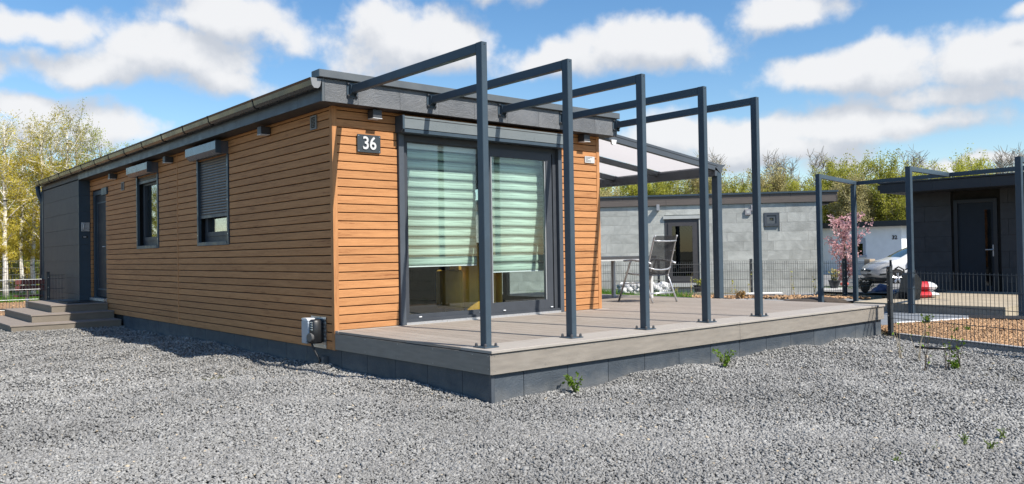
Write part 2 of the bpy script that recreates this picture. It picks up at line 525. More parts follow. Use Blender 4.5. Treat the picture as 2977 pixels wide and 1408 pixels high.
def glass_mat(name, tint=(.93, .97, .95), ior=1.52, trans_dark=1.):
    m, n, l, out = newmat(name)
    tr = n.new('ShaderNodeBsdfTransparent'); tr.inputs[0].default_value = (*[t * trans_dark for t in tint], 1)
    gl = n.new('ShaderNodeBsdfGlossy'); gl.inputs['Roughness'].default_value = .0; gl.inputs['Color'].default_value = (1, 1, 1, 1)
    # a nearly flat pane: the faintest waviness bends the reflections
    tc = n.new('ShaderNodeTexCoord'); tx = n.new('ShaderNodeTexNoise'); tx.inputs['Scale'].default_value = 2.2
    l.new(tc.outputs['Object'], tx.inputs['Vector'])
    bp = n.new('ShaderNodeBump'); bp.inputs['Strength'].default_value = .008; bp.inputs['Distance'].default_value = .02
    l.new(tx.outputs['Fac'], bp.inputs['Height']); l.new(bp.outputs[0], gl.inputs['Normal'])
    lw_ = n.new('ShaderNodeLayerWeight'); lw_.inputs['Blend'].default_value = .5
    pw = n.new('ShaderNodeMath'); pw.operation = 'POWER'; pw.inputs[1].default_value = 4.5
    l.new(lw_.outputs['Facing'], pw.inputs[0])
    f0 = ((ior - 1) / (ior + 1)) ** 2 * 1.25
    mu = n.new('ShaderNodeMath'); mu.operation = 'MULTIPLY_ADD'; mu.inputs[1].default_value = 1 - f0; mu.inputs[2].default_value = f0
    l.new(pw.outputs[0], mu.inputs[0])
    mx = n.new('ShaderNodeMixShader'); l.new(mu.outputs[0], mx.inputs[0])
    l.new(tr.outputs[0], mx.inputs[1]); l.new(gl.outputs[0], mx.inputs[2]); l.new(mx.outputs[0], out.inputs[0])
    return m


def leaf_mat(name, c0, c1, trans=.35):
    m, n, l, out = newmat(name)
    tc = n.new('ShaderNodeTexCoord')
    tx = n.new('ShaderNodeTexNoise'); tx.inputs['Scale'].default_value = 1.7; tx.inputs['Detail'].default_value = 5
    l.new(tc.outputs['Object'], tx.inputs['Vector'])
    wn_ = n.new('ShaderNodeTexWhiteNoise'); wn_.noise_dimensions = '3D'
    sn = n.new('ShaderNodeVectorMath'); sn.operation = 'SNAP'; sn.inputs[1].default_value = (.22, .22, .22)
    l.new(tc.outputs['Object'], sn.inputs[0]); l.new(sn.outputs[0], wn_.inputs['Vector'])
    a = n.new('ShaderNodeMath'); a.operation = 'MULTIPLY_ADD'; a.inputs[1].default_value = .35
    l.new(wn_.outputs['Value'], a.inputs[0])
    a2 = n.new('ShaderNodeMapRange'); a2.inputs[1].default_value = .3; a2.inputs[2].default_value = .7; a2.inputs[4].default_value = .65
    l.new(tx.outputs['Fac'], a2.inputs[0]); l.new(a2.outputs[0], a.inputs[2])
    oi = n.new('ShaderNodeObjectInfo')
    mr = n.new('ShaderNodeMapRange'); mr.inputs[3].default_value = .82; mr.inputs[4].default_value = 1.2
    l.new(oi.outputs['Random'], mr.inputs[0])
    mx = n.new('ShaderNodeMix'); mx.data_type = 'RGBA'; mx.inputs['A'].default_value = (*c0, 1); mx.inputs['B'].default_value = (*c1, 1)
    l.new(a.outputs[0], mx.inputs['Factor'])
    vm = n.new('ShaderNodeVectorMath'); vm.operation = 'SCALE'
    l.new(mx.outputs['Result'], vm.inputs[0]); l.new(mr.outputs[0], vm.inputs['Scale'])
    d = n.new('ShaderNodeBsdfDiffuse'); t = n.new('ShaderNodeBsdfTranslucent')
    l.new(vm.outputs[0], d.inputs[0]); l.new(vm.outputs[0], t.inputs[0])
    ms = n.new('ShaderNodeMixShader'); ms.inputs[0].default_value = trans
    l.new(d.outputs[0], ms.inputs[1]); l.new(t.outputs[0], ms.inputs[2]); l.new(ms.outputs[0], out.inputs[0])
    return m


def tone_mat(name, c0, c1, rough=.85, extra=None):
    """loose pieces: colour runs with the per-piece attribute"""
    m, n, l, out = newmat(name)
    b = n.new('ShaderNodeBsdfPrincipled'); l.new(b.outputs[0], out.inputs[0]); b.inputs['Roughness'].default_value = rough
    at_ = n.new('ShaderNodeAttribute'); at_.attribute_name = 'tone'
    rp = n.new('ShaderNodeValToRGB'); e = rp.color_ramp.elements
    e[0].color = (*c0, 1); e[1].color = (*c1, 1); e[0].position = 0; e[1].position = .93
    if extra:
        x = e.new(1.0); x.color = (*extra, 1)
    l.new(at_.outputs['Fac'], rp.inputs[0])
    tc = n.new('ShaderNodeTexCoord'); tx = n.new('ShaderNodeTexNoise'); tx.inputs['Scale'].default_value = .9; tx.inputs['Detail'].default_value = 4
    l.new(tc.outputs['Object'], tx.inputs['Vector']); tx.inputs['Scale'].default_value = .45; tx.inputs['Detail'].default_value = 7; tx.inputs['Roughness'].default_value = .65
    mr = n.new('ShaderNodeMapRange'); mr.inputs[1].default_value = .32; mr.inputs[2].default_value = .68; mr.inputs[3].default_value = .74; mr.inputs[4].default_value = 1.22
    l.new(tx.outputs['Fac'], mr.inputs[0])
    vm = n.new('ShaderNodeVectorMath'); vm.operation = 'SCALE'
    l.new(rp.outputs[0], vm.inputs[0]); l.new(mr.outputs[0], vm.inputs['Scale']); l.new(vm.outputs[0], b.inputs['Base Color'])
    return m


OAK_D, OAK_L = (.245, .096, .038), (.53, .256, .108)
wood_x = wood_mat('oak_foil_x', 'x', OAK_D, OAK_L)
wood_y = wood_mat('oak_foil_y', 'y', OAK_D, OAK_L)
wood_z = wood_mat('oak_foil_z', 'z', OAK_D, OAK_L)
slate_fascia = slate_mat('slate_fascia', (.110, .117, .125), (.142, .149, .157), .5)
slate_skirt = slate_mat('slate_skirting', (.044, .056, .070), (.060, .074, .090), .40, dust=True)
slate_dark = slate_mat('slate_dark', (.050, .050, .052), (.066, .064, .064), .2)
slate_grey = slate_mat('slate_grey', (.36, .365, .335), (.50, .505, .465), .35, scale=.7)
slate_black = slate_mat('slate_black', (.030, .032, .038), (.042, .044, .051), .15)
steel = principled('powder_coat_anthracite', (.052, .075, .097), rough=.40, spec=.3, var=.07, vscale=9, bump=.03, bscale=420, rnd_amt=.04)
steel2 = principled('anthracite_aluminium', (.072, .083, .098), rough=.42, spec=.35, var=.06, vscale=7, bump=.03, bscale=500)
frame_m = principled('window_frame_anthracite', (.052, .058, .068), rough=.5, spec=.3, var=.07, vscale=8, bump=.04, bscale=300)
cap_m = principled('roof_cap_metal', (.10, .112, .12), rough=.45, var=.08, vscale=5)
box_m = principled('shutter_box_metal', (.165, .185, .190), rough=.32, var=.05, vscale=4)
gutter_m = principled('gutter_plastic', (.032, .031, .030), rough=.2, spec=.35, var=.15, vscale=3, dirt=((.10, .085, .06), 9, .2))
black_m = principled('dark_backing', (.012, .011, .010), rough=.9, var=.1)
soffit_m = principled('soffit_panel', (.050, .046, .046), rough=.55, var=.1, vscale=4)
wpc_deck = principled('wpc_deck', (.285, .242, .202), rough=.72, var=.13, vscale=5, rnd_amt=.07, bump=.25, bscale=60, stretch=(14, .8, 1), dirt=((.37, .335, .295), 2.2, .45))
wpc_edge = principled('wpc_edge_board', (.36, .325, .285), rough=.75, var=.1, vscale=5, bump=.25, bscale=60, stretch=(.8, 14, 1), dirt=((.27, .23, .19), 2.5, .4))
wpc_fascia = principled('wpc_fascia', (.27, .238, .20), rough=.75, var=.13, vscale=4, bump=.5, bscale=90, stretch=(1.2, 1.2, 9), dirt=((.33, .30, .26), 3, .45))
metal_bolt = principled('bolt_cap', (.09, .09, .095), rough=.35, metal=.4, var=.1)
screw_m = principled('steel_screw', (.55, .55, .56), rough=.3, metal=1., var=.1, vscale=40)
alu = principled('brushed_aluminium', (.52, .52, .53), rough=.33, metal=.6, var=.08, vscale=30)
treadplate = principled('tread_plate', (.50, .50, .49), rough=.33, metal=.9, var=.15, vscale=25)
white_paint = principled('white_render', (.86, .85, .84), rough=.85, var=.04, vscale=3, bump=.1, bscale=150)
white_pl = principled('white_plastic', (.70, .72, .74), rough=.35, var=.03, vscale=6)
grey_pl = principled('light_grey_plastic', (.36, .40, .45), rough=.38, var=.04, vscale=6)
black_pl = principled('black_plastic', (.016, .017, .019), rough=.35, var=.1, vscale=9)
glass = glass_mat('window_glass')
glass_w = glass_mat('side_window_glass', ior=2.1)
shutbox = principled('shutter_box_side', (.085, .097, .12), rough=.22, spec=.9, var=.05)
plate_lt = principled('notice_plate_silver', (.55, .55, .54), rough=.45, var=.04)
glass_dk = glass_mat('dark_window_glass', tint=(.25, .28, .28), ior=1.6)
door_m = principled('entrance_door_leaf', (.020, .026, .036), rough=.5, spec=.2, var=.1, vscale=6)
concrete = principled('concrete_kerb', (.33, .33, .33), rough=.9, var=.15, vscale=5, bump=.3, bscale=50, rnd_amt=.08)
paving = principled('grey_paving', (.20, .215, .23), rough=.85, var=.12, vscale=7, bump=.2, bscale=60, rnd_amt=.1)

# ------------------------------------------------------------------ the ground
def smooth(t):
    t = np.clip(t, 0, 1)
    return t * t * (3 - 2 * t)


def gz(x, y):
    """terrain: level by the house, a little lower beyond the dark neighbour"""
    x = np.asarray(x, float); y = np.asarray(y, float)
    return -.32 * smooth((x - 13) / 13.)


def bumps(x, y):
    return (.010 * np.sin(2.1 * x + .7 * y) + .008 * np.sin(3.3 * y - 1.4 * x + 1) + .007 * np.sin(5.2 * x + 4.1 * y + 2)
            + .008 * np.sin(7.9 * y - 6.1 * x) + .016 * np.sin(.9 * x - 1.3 * y + .5)
            + .012 * np.sin(3.1 * (x * .8 + y * .6) + 1.5 * np.sin(1.1 * x)) * np.sin(1.7 * (y * .8 - x * .6) + .8))


def slab_dist(x, y):
    """distance to the outline of deck and house"""
    dx = np.maximum(0 - x, x - 6.88); dy = np.maximum(-2.57 - y, y - 11.)
    return np.sqrt(np.maximum(dx, 0) ** 2 + np.maximum(dy, 0) ** 2)


FENCE_A = Vector((6.70, -2.74, 0)); FENCE_B = Vector((5.95, -4.53, 0))
FD = (FENCE_B - FENCE_A).normalized()
FN = Vector((-FD.y, FD.x, 0))          # points away from the gravel
if FN.x < 0:
    FN = -FN


def gravel_z(x, y):
    d = slab_dist(x, y)
    # raked up unevenly against the skirting
    m = .6 * np.exp(-(d / .38) ** 2) * (.018 + .022 * np.sin(3.4 * x + .6) + .012 * np.sin(8.1 * x + 2.3 * y) + .008 * np.sin(4.3 * y))
    return bumps(x, y) + m - .004


def side_of_fence(x, y):
    return (x - FENCE_A.x) * FN.x + (y - FENCE_A.y) * FN.y


ground_m = principled('garden_ground', (.105, .095, .06), rough=.95, var=.35, vscale=.35, bump=.5, bscale=6, dirt=((.06, .085, .025), .8, .9))
# large sheet, finer near the place
xs = np.unique(np.concatenate([np.linspace(-500, -40, 8), np.linspace(-40, 80, 61), np.linspace(80, 700, 9)]))
ys = np.unique(np.concatenate([np.linspace(-400, -40, 7), np.linspace(-40, 80, 61), np.linspace(80, 700, 9)]))
X, Y = np.meshgrid(xs, ys)
Z = gz(X, Y) - .05
nx, ny = len(xs), len(ys)
idx = np.arange(nx * ny).reshape(ny, nx)
fc = np.stack([idx[:-1, :-1], idx[:-1, 1:], idx[1:, 1:], idx[1:, :-1]], -1).reshape(-1, 4)
o = np_mesh('ground', np.stack([X, Y, Z], -1).reshape(-1, 3), fc, ground_m)
o['kind'] = 'structure'


def gravel_base():
    m, n, l, out = newmat('gravel_bed')
    b = n.new('ShaderNodeBsdfPrincipled'); l.new(b.outputs[0], out.inputs[0]); b.inputs['Roughness'].default_value = .9
    tc = n.new('ShaderNodeTexCoord')
    vo = n.new('ShaderNodeTexVoronoi'); vo.inputs['Scale'].default_value = 66
    l.new(tc.outputs['Object'], vo.inputs['Vector'])
    sp = n.new('ShaderNodeSeparateColor'); l.new(vo.outputs['Color'], sp.inputs[0])
    rp = n.new('ShaderNodeValToRGB'); e = rp.color_ramp.elements
    e[0].color = (.09, .088, .084, 1); e[1].color = (.30, .294, .28, 1)
    l.new(sp.outputs[0], rp.inputs[0])
    l.new(rp.outputs[0], b.inputs['Base Color'])
    iv = n.new('ShaderNodeMath'); iv.operation = 'SUBTRACT'; iv.inputs[0].default_value = 1
    l.new(vo.outputs['Distance'], iv.inputs[1])
    bp = n.new('ShaderNodeBump'); bp.inputs['Strength'].default_value = 1; bp.inputs['Distance'].default_value = .02
    l.new(iv.outputs[0], bp.inputs['Height']); l.new(bp.outputs[0], b.inputs['Normal'])
    return m


gx = np.arange(-9, 8.01, .12); gy = np.arange(-10.5, 11.2, .12)
X, Y = np.meshgrid(gx, gy)
Zg = gravel_z(X, Y) - .012
idx = np.arange(X.size).reshape(X.shape)
fc = np.stack([idx[:-1, :-1], idx[:-1, 1:], idx[1:, 1:], idx[1:, :-1]], -1).reshape(-1, 4)
cx = X.reshape(-1)[fc].mean(1); cy = Y.reshape(-1)[fc].mean(1)
keep = (side_of_fence(cx, cy) < .02)
o = np_mesh('gravel_yard', np.stack([X, Y, Zg], -1).reshape(-1, 3), fc[keep], gravel_base())
o['kind'] = 'structure'


def stones(px_, py_, pz_, size, flat=.55, elong=1.35, jit=.28, sink=.25):
    """angular pieces: jittered, turned boxes (8 vertices, 12 triangles)"""
    n = len(px_)
    base = np.array([[-1, -1, -1], [1, -1, -1], [1, 1, -1], [-1, 1, -1], [-1, -1, 1], [1, -1, 1], [1, 1, 1], [-1, 1, 1]], float) * .5
    v = base[None] * np.stack([np.full(n, elong), np.ones(n), np.full(n, flat)], -1)[:, None, :]
    v = v * (1 + nrg.uniform(-jit, jit, (n, 8, 3))) + nrg.uniform(-.1, .1, (n, 8, 3))
    v[:, 4:, :2] *= nrg.uniform(.45, .95, (n, 1, 1))
    v *= (size * nrg.uniform(.65, 1.35, n))[:, None, None]
    a = nrg.uniform(0, 2 * np.pi, n); t1 = nrg.normal(0, .45, n); t2 = nrg.normal(0, .45, n)
    ca, sa = np.cos(a), np.sin(a)
    x, y, z = v[..., 0].copy(), v[..., 1].copy(), v[..., 2].copy()
    c, s = np.cos(t1)[:, None], np.sin(t1)[:, None]
    y, z = y * c - z * s, y * s + z * c
    c, s = np.cos(t2)[:, None], np.sin(t2)[:, None]
    x, z = x * c + z * s, -x * s + z * c
    x, y = x * ca[:, None] - y * sa[:, None], x * sa[:, None] + y * ca[:, None]
    zz = z + pz_[:, None] + (size * (flat * .5 - sink * .5))[:, None]
    vv = np.stack([x + px_[:, None], y + py_[:, None], zz], -1).reshape(-1, 3)
    f = np.array([[0, 3, 2, 1], [4, 5, 6, 7], [0, 1, 5, 4], [1, 2, 6, 5], [2, 3, 7, 6], [3, 0, 4, 7]])
    ff = (f[None] + 8 * np.arange(n)[:, None, None]).reshape(-1, 4)
    return vv, ff


def scatter_gravel():
    N = 400000
    # polar scatter round the viewpoint's foot: dense near, thinner far; a margin beyond both frame edges
    lo, hi = 3.2, 17.5
    w = nrg.uniform(0, 1, N)
    d = np.where(w < .34, np.sqrt(nrg.uniform(lo ** 2, 5.8 ** 2, N)), np.exp(nrg.uniform(np.log(5.8), np.log(hi), N)))
    ang = YAW + nrg.uniform(-.72, .74, N)
    x, y = CAM.x + d * np.cos(ang), CAM.y + d * np.sin(ang)
    ok = (slab_dist(x, y) > .012) & (side_of_fence(x, y) < -.03) & (y < 11.0)
    ok &= ~((x > -1.72) & (x < 0) & (y > 7.78))
    x, y, d = x[ok], y[ok], d[ok]
    size = .0115 * (1 + .05 * np.clip(d - 5.8, 0, 9))
    size *= np.where(nrg.uniform(0, 1, len(x)) < .07, 1.6, 1.) * np.where(nrg.uniform(0, 1, len(x)) < .25, .7, 1.)
    z = gravel_z(x, y) + nrg.uniform(-.003, .003, len(x))
    v, f = stones(x, y, z, size)
    tone = np.clip(nrg.normal(.5, .22, len(x)), 0, .92)
    tone[nrg.uniform(0, 1, len(x)) < .006] = 1.0
    tm = tone_mat('crushed_stone', (.120, .117, .112), (.375, .366, .345), .85, extra=(.46, .38, .27))
    return np_mesh('gravel', v, f, tm, kind='stuff', attr=np.repeat(tone, 8))


o = scatter_gravel()
o['label'] = 'loose crushed grey gravel spread over the front yard'
o['category'] = 'gravel'


# ------------------------------------------------------------------ the oak-clad house
HX1, HY1 = 4.05, 13.3              # width along x, depth along y
SOF, YF, XF = 2.755, -.18, -.205   # soffit height, front and left fascia planes
PIT, Z0 = .0901, .196
house = thing('modular_house', 'flat-roofed modular house clad in golden oak boards, with sliding door and roller shutters', 'house')
B_OPEN = (2.82, 3.97, 1.353, 2.545); A_OPEN = (5.70, 6.84, 1.353, 2.545); D_OPEN = (8.80, 9.80, .42, 2.515)
S_OPEN = (.806, 3.315, .402, 2.56)

# core walls behind the cladding, with real openings
w = MB()
ox = [(2.82, 3.97, 1.353, 2.545), (5.70, 6.84, 1.353, 2.545), (8.80, 9.80, .42, 2.515)]
prev = .15
for (a, b_, c, d_) in ox:
    w.box(.03, .15, prev, a, .05, SOF); w.box(.03, .15, a, b_, .05, c); w.box(.03, .15, a, b_, d_, SOF); prev = b_
w.box(.03, .15, prev, HY1, .05, SOF)
wall_left = w.build('wall', black_m, house)
w = MB()
w.box(.03, .806, .03, .15, .05, SOF); w.box(3.315, 4.02, .03, .15, .05, SOF); w.box(.806, 3.315, .03, .15, .05, .40); w.box(.806, 3.315, .03, .15, 2.56, SOF)
wall_front = w.build('wall', black_m, house)
w = MB()
RO = (.95, 2.9, .45, 2.3)
w.box(3.93, 4.02, .15, RO[0], .05, SOF); w.box(3.93, 4.02, RO[1], HY1, .05, SOF); w.box(3.93, 4.02, RO[0], RO[1], .05, RO[2]); w.box(3.93, 4.02, RO[0], RO[1], RO[3], SOF)
w.box(.15, 3.93, HY1 - .1, HY1, .05, SOF)
w.build('wall', black_m, house)


def plank(axis, l0, l1, z0, z1, parent):
    m = MB()
    if axis == 'y':
        m.cbox(0, .028, l0, l1, z0, z1, .004, 'y')
        return m.build('plank', wood_y, parent)
    m.cbox(l0, l1, 0, .028, z0, z1, .004, 'x')
    return m.build('plank', wood_x, parent)


def cut(segs, opens, z0, z1):
    res = []
    for (a, b_) in segs:
        cur = [(a, b_)]
        for (o0, o1, oz0, oz1) in opens:
            if z1 > oz0 + .02 and z0 < oz1 - .02:
                nx_ = []
                for (s0, s1) in cur:
                    if o1 <= s0 or o0 >= s1:
                        nx_.append((s0, s1))
                    else:
                        if o0 - s0 > .02: nx_.append((s0, o0))
                        if s1 - o1 > .02: nx_.append((o1, s1))
                cur = nx_
        res += cur
    return res


GAP = .0095
for k in range(29):
    z0 = Z0 + PIT * k + (GAP / 2 if k else 0); z1 = min(Z0 + PIT * (k + 1) - GAP / 2, SOF)
    if z1 - z0 < .01:
        continue
    for (a, b_) in cut([(.052, 4.806), (4.834, 9.93)], [(2.80, 3.99, 1.345, 2.56), (5.68, 6.86, 1.345, 2.56), (8.78, 9.82, .2, 2.53)], z0, z1):
        plank('y', a, b_, z0, z1, wall_left)
    for (a, b_) in cut([(.052, 4.0)], [(.79, 3.33, 0, 2.58)], max(z0, .4), z1):
        if z1 > .42:
            plank('x', a, b_, max(z0, .4), z1, wall_front)
# corner trims and the seam strip
t = MB(); t.prism([(-.006, -.006), (.05, -.006), (.05, .03), (.03, .03), (.03, .05), (-.006, .05)], Z0, SOF, 'z'); t.build('corner_trim', wood_z, house)
t = MB(); t.prism([(4.056, -.006), (4.0, -.006), (4.0, .03), (4.02, .03), (4.02, .07), (4.056, .07)], .38, SOF, 'z'); t.build('corner_trim', wood_z, house)
t = MB(); t.box(-.004, .03, 4.806, 4.834, Z0, SOF); t.build('seam_trim', wood_z, house)
# east wall skin, floor and ceiling
t = MB(); t.box(4.022, 4.045, .07, RO[0], .2, SOF); t.box(4.022, 4.045, RO[1], HY1, .2, SOF); t.box(4.022, 4.045, RO[0], RO[1], RO[3], SOF); t.build('side_cladding', wood_y, house)
floor_m = principled('interior_floor', (.10, .092, .085), rough=.5, var=.12, vscale=5, stretch=(9, 1, 1))
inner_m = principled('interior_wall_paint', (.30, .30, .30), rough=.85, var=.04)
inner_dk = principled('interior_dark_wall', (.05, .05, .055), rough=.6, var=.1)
t = MB(); t.box(.15, 3.93, .15, HY1 - .1, .33, .40); t.build('interior_floor', floor_m, house)
t = MB(); t.box(.15, 3.93, .15, HY1 - .1, 2.62, 2.68); t.build('interior_ceiling', inner_m, house)
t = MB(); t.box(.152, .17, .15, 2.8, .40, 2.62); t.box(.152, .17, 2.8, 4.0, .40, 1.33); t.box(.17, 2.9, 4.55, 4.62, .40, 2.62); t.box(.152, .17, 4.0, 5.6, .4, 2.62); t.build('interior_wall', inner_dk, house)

# slate skirting along the left wall
for i in range(16):
    y0 = .186 + .5155 * i
    y1 = min(y0 + .5105, 7.8)
    if y0 < 7.8:
        m = MB(); m.box(.028, .045, y0, y1, -.12, .198); m.build('skirting_panel', slate_skirt, house)
m = MB(); m.box(.028, .045, -.083 + .002, .184, -.12, .198); m.build('skirting_panel', slate_skirt, house)
m = MB(); m.box(.05, 4.0, .05, HY1, -.1, .19); m.build('plinth', black_m, house)

# roof: slab, fascia panels, cap, soffit
roof = MB().box(XF + .02, 4.20, YF + .02, HY1 + .1, SOF + .02, 3.0).build('roof', cap_m, house)
MB().box(XF + .002, 4.21, YF + .002, HY1 + .1, SOF, SOF + .018).build('soffit', soffit_m, roof)
jx = [-.178, .206, .722, 1.238, 1.748, 2.258, 2.771, 3.281, 3.791, 4.205]
for a, b_ in zip(jx[:-1], jx[1:]):
    MB().box(a + .0015, b_ - .0015, YF - .008, YF + .018, SOF + .002, 2.985).build('fascia_panel', slate_fascia, roof)
MB().box(XF - .004, -.181, YF - .011, YF + .02, SOF - .001, 2.985).build('fascia_trim', cap_m, roof)
MB().box(4.207, 4.222, YF - .011, YF + .2, SOF - .001, 2.985).build('fascia_trim', cap_m, roof)
for i in range(20):
    y0 = YF + .022 + .5155 * i; y1 = min(y0 + .5135, 9.92)
    if y0 < 9.9:
        MB().box(XF - .006, XF + .018, y0, y1, SOF + .002, 2.92).build('fascia_panel', steel2, roof)
MB().box(XF - .055, 4.245, YF - .05, YF + .12, 2.99, 3.068).build('roof_cap', cap_m, roof, bevel=.004)
MB().box(XF - .02, XF + .1, YF + .13, HY1 + .1, 3.002, 3.02).build('roof_edge', cap_m, roof)
# gutter with sockets along the eave, a short end of the other gutter on the right
gp = [(-.0, 0), (-.018, -.075), (-.04, -.098), (-.085, -.098), (-.108, -.07), (-.118, -.02), (-.128, .004), (-.118, .006), (-.106, -.016), (-.096, -.062), (-.08, -.085), (-.042, -.085), (-.02, -.07), (-.008, 0)]


def gutter(x_off, sgn, y0, y1, parent):
    m = MB(); m.prism([(x_off + sgn * a * 1.0, 2.975 + b_) for a, b_ in gp], y0, y1, 'y')
    return m.build('gutter', gutter_m, parent)


gut = gutter(XF - .008, 1, YF - .005, 13.4, house)
m = MB()
m.prism([(XF - .008 + a, 2.975 + b_) for a, b_ in gp[:6]] + [(XF - .13, 2.978), (XF - .008, 2.978)], YF - .012, YF - .004, 'y')
m.build('end_cap', principled('gutter_end', (.22, .225, .23), rough=.4, var=.08), gut)
gc = MB().prism([(XF - .008 + a * 1.045, 2.9745 + b_ * 1.06 - .001) for a, b_ in gp[:7]] + [(XF - .13, 2.985), (XF - .008, 2.985)], 0, .022, 'y').build('gutter_bracket', black_pl, gut)
GY = [1.244, 2.632, 3.574, 4.471, 5.417, 6.37, 7.289, 8.216, 9.164, 10.039, 11.024, 12.004, 13.0]
gc.location.y = GY[0]
for y in GY[1:]:
    c = gc.copy(); col.objects.link(c); c.parent = gut; c.location.y = y
g2 = MB().prism([(4.222 - a, 2.975 + b_) for a, b_ in gp], YF + .03, 13.3, 'y').build('gutter', gutter_m, house)
MB().tube([(XF - .07, 13.42, 2.88), (XF - .05, 13.42, 2.7), (XF + .02, 13.38, 2.5), (XF - .02, 13.36, .02)], .05, 10).build('downpipe', steel, house, smooth=True)

# entrance: dark slate-clad store that stands proud of the wall
store = MB().box(-.18, .03, 9.95, 13.36, .02, SOF + .14).build('entrance_store_wall', slate_dark, house)
zc = [.18, .51, .834, 1.161, 1.486, 1.81, 2.136, 2.455, 2.775, 2.88]
for a, b_ in zip(zc[:-1], zc[1:]):
    MB().box(-.203, -.181, 9.935, 13.36, a + .002, b_ - .002).build('cladding_panel', slate_dark, store)
    MB().box(-.182, .0, 9.928, 9.949, a + .002, min(b_, SOF) - .002).build('cladding_panel', steel, store)
MB().box(-.207, -.18, 9.924, 9.95, .18, SOF).build('edge_trim', steel, store)
MB().box(-.215, -.13, 13.2, 13.38, .02, SOF).build('edge_trim', steel, store)
# entrance door
dr = MB().box(.065, .11, 8.88, 9.72, .47, 2.44).build('entrance_door', door_m, house)
f = MB(); f.box(.03, .12, 8.80, 8.88, .45, 2.515); f.box(.03, .12, 9.72, 9.80, .45, 2.515); f.box(.03, .12, 8.88, 9.72, 2.44, 2.515)
f.build('door_frame', steel, dr)
f = MB(); f.box(.055, .066, 8.97, 9.0, .6, 2.3); f.box(.055, .066, 9.6, 9.63, .6, 2.3); f.box(.055, .066, 9.0, 9.6, .6, .63); f.box(.055, .066, 9.0, 9.6, 2.27, 2.3)
f.build('door_moulding', steel, dr)
f = MB(); f.tube([(.06, 8.93, 1.43), (-.0, 8.93, 1.43), (-.0, 9.03, 1.43)], .011, 8); f.build('door_handle', alu, dr, smooth=True)
MB().box(-.05, .11, 8.79, 9.82, .40, .452).build('door_sill', alu, dr)
MB().box(-.03, .03, 8.62, 8.98, 2.40, 2.53).build('shutter_guide_box', steel, house)


# windows on the left wall
def slat_mesh():
    m = MB()
    prof = [(.0, 0), (-.006, .006), (-.009, .017), (-.007, .029), (0, .0355), (.004, .0355), (.004, 0)]
    m.prism(prof, 0, 1, 'y')
    me = bpy.data.meshes.new('slat'); me.from_pydata(m.v, [], m.f); me.materials.append(shut_m)
    return me


shut_m = principled('shutter_slat', (.085, .082, .080), rough=.36, var=.06, vscale=5)
slat_me = slat_mesh()


def window(op, shutter_z, nm):
    y0, y1, z0, z1 = op
    wd = thing_part('window', house)
    g = MB(); g.box(-.012, .03, y0 - .002, y0 + .05, z0, z1 + .04); g.build('guide_rail', steel, wd)
    g = MB(); g.box(-.012, .03, y1 - .05, y1 + .002, z0, z1 + .04); g.build('guide_rail', steel, wd)
    g = MB(); g.box(-.018, .10, y0 + .05, y1 - .05, z0 - .002, z0 + .05); g.build('sill', steel, wd, bevel=.003)
    fr = MB()
    a, b_, c, d_ = y0 + .05, y1 - .05, z0 + .05, z1
    for (p, q, r_, s) in ((a, a + .075, c, d_), (b_ - .075, b_, c, d_), (a + .075, b_ - .075, c, c + .08), (a + .075, b_ - .075, d_ - .08, d_)):
        fr.box(.085, .15, p, q, r_, s)
    fo = fr.build('frame', frame_m, wd)
    fr = MB(); a += .075; b_ -= .075; c += .08; d_ -= .08
    for (p, q, r_, s) in ((a, a + .055, c, d_), (b_ - .055, b_, c, d_), (a + .055, b_ - .055, c, c + .06), (a + .055, b_ - .055, d_ - .06, d_)):
        fr.box(.075, .135, p, q, r_, s)
    fr.build('sash', frame_m, wd)
    MB().box(.105, .112, a + .05, b_ - .05, c + .055, d_ - .055).build('pane', glass_w, wd)
    MB().box(.28, .29, y0 - .1, y1 + .1, z0 - .1, z1 + .1).build('inner_dark_sheet', inner_dk, wd)  # dark sheet standing in for the dark interior behind the pane
    # roller shutter slats
    z = shutter_z + .05
    MB().box(.018, .032, y0 + .045, y1 - .045, shutter_z, shutter_z + .048).build('shutter_end_bar', steel2, wd, bevel=.003)
    while z < z1 + .02:
        s = bpy.data.objects.new('slat', slat_me); col.objects.link(s); s.parent = wd
        s.location = (.03, y0 + .045, z); s.scale = (1, y1 - y0 - .09, 1); z += .0375
    # box
    bx = MB(); bx.prism([(.028, 2.555), (-.105, 2.545), (-.165, 2.60), (-.165, 2.708), (.028, 2.712)], y0 - .005, y1 + .0, 'y')
    bb = bx.build('shutter_box', shutbox, wd)
    MB().box(-.175, -.10, y0 - .012, y0 - .005, 2.548, 2.716).build('box_end_cap', steel, bb)
    for zz in (1.5, 1.95, 2.4):
        for yy in (y0 + .024, y1 - .024):
            MB().tube([(-.012, yy, zz), (-.0145, yy, zz)], .008, 8).build('screw', screw_m, wd)
    return wd


def thing_part(name, parent):
    """a part that only groups its own pieces: a thin backing frame mesh is its body"""
    o = bpy.data.objects.new(name, None); col.objects.link(o); o.parent = parent; o.empty_display_size = .1
    return o


window(B_OPEN, 1.735, 'b')
window(A_OPEN, 2.437, 'a')

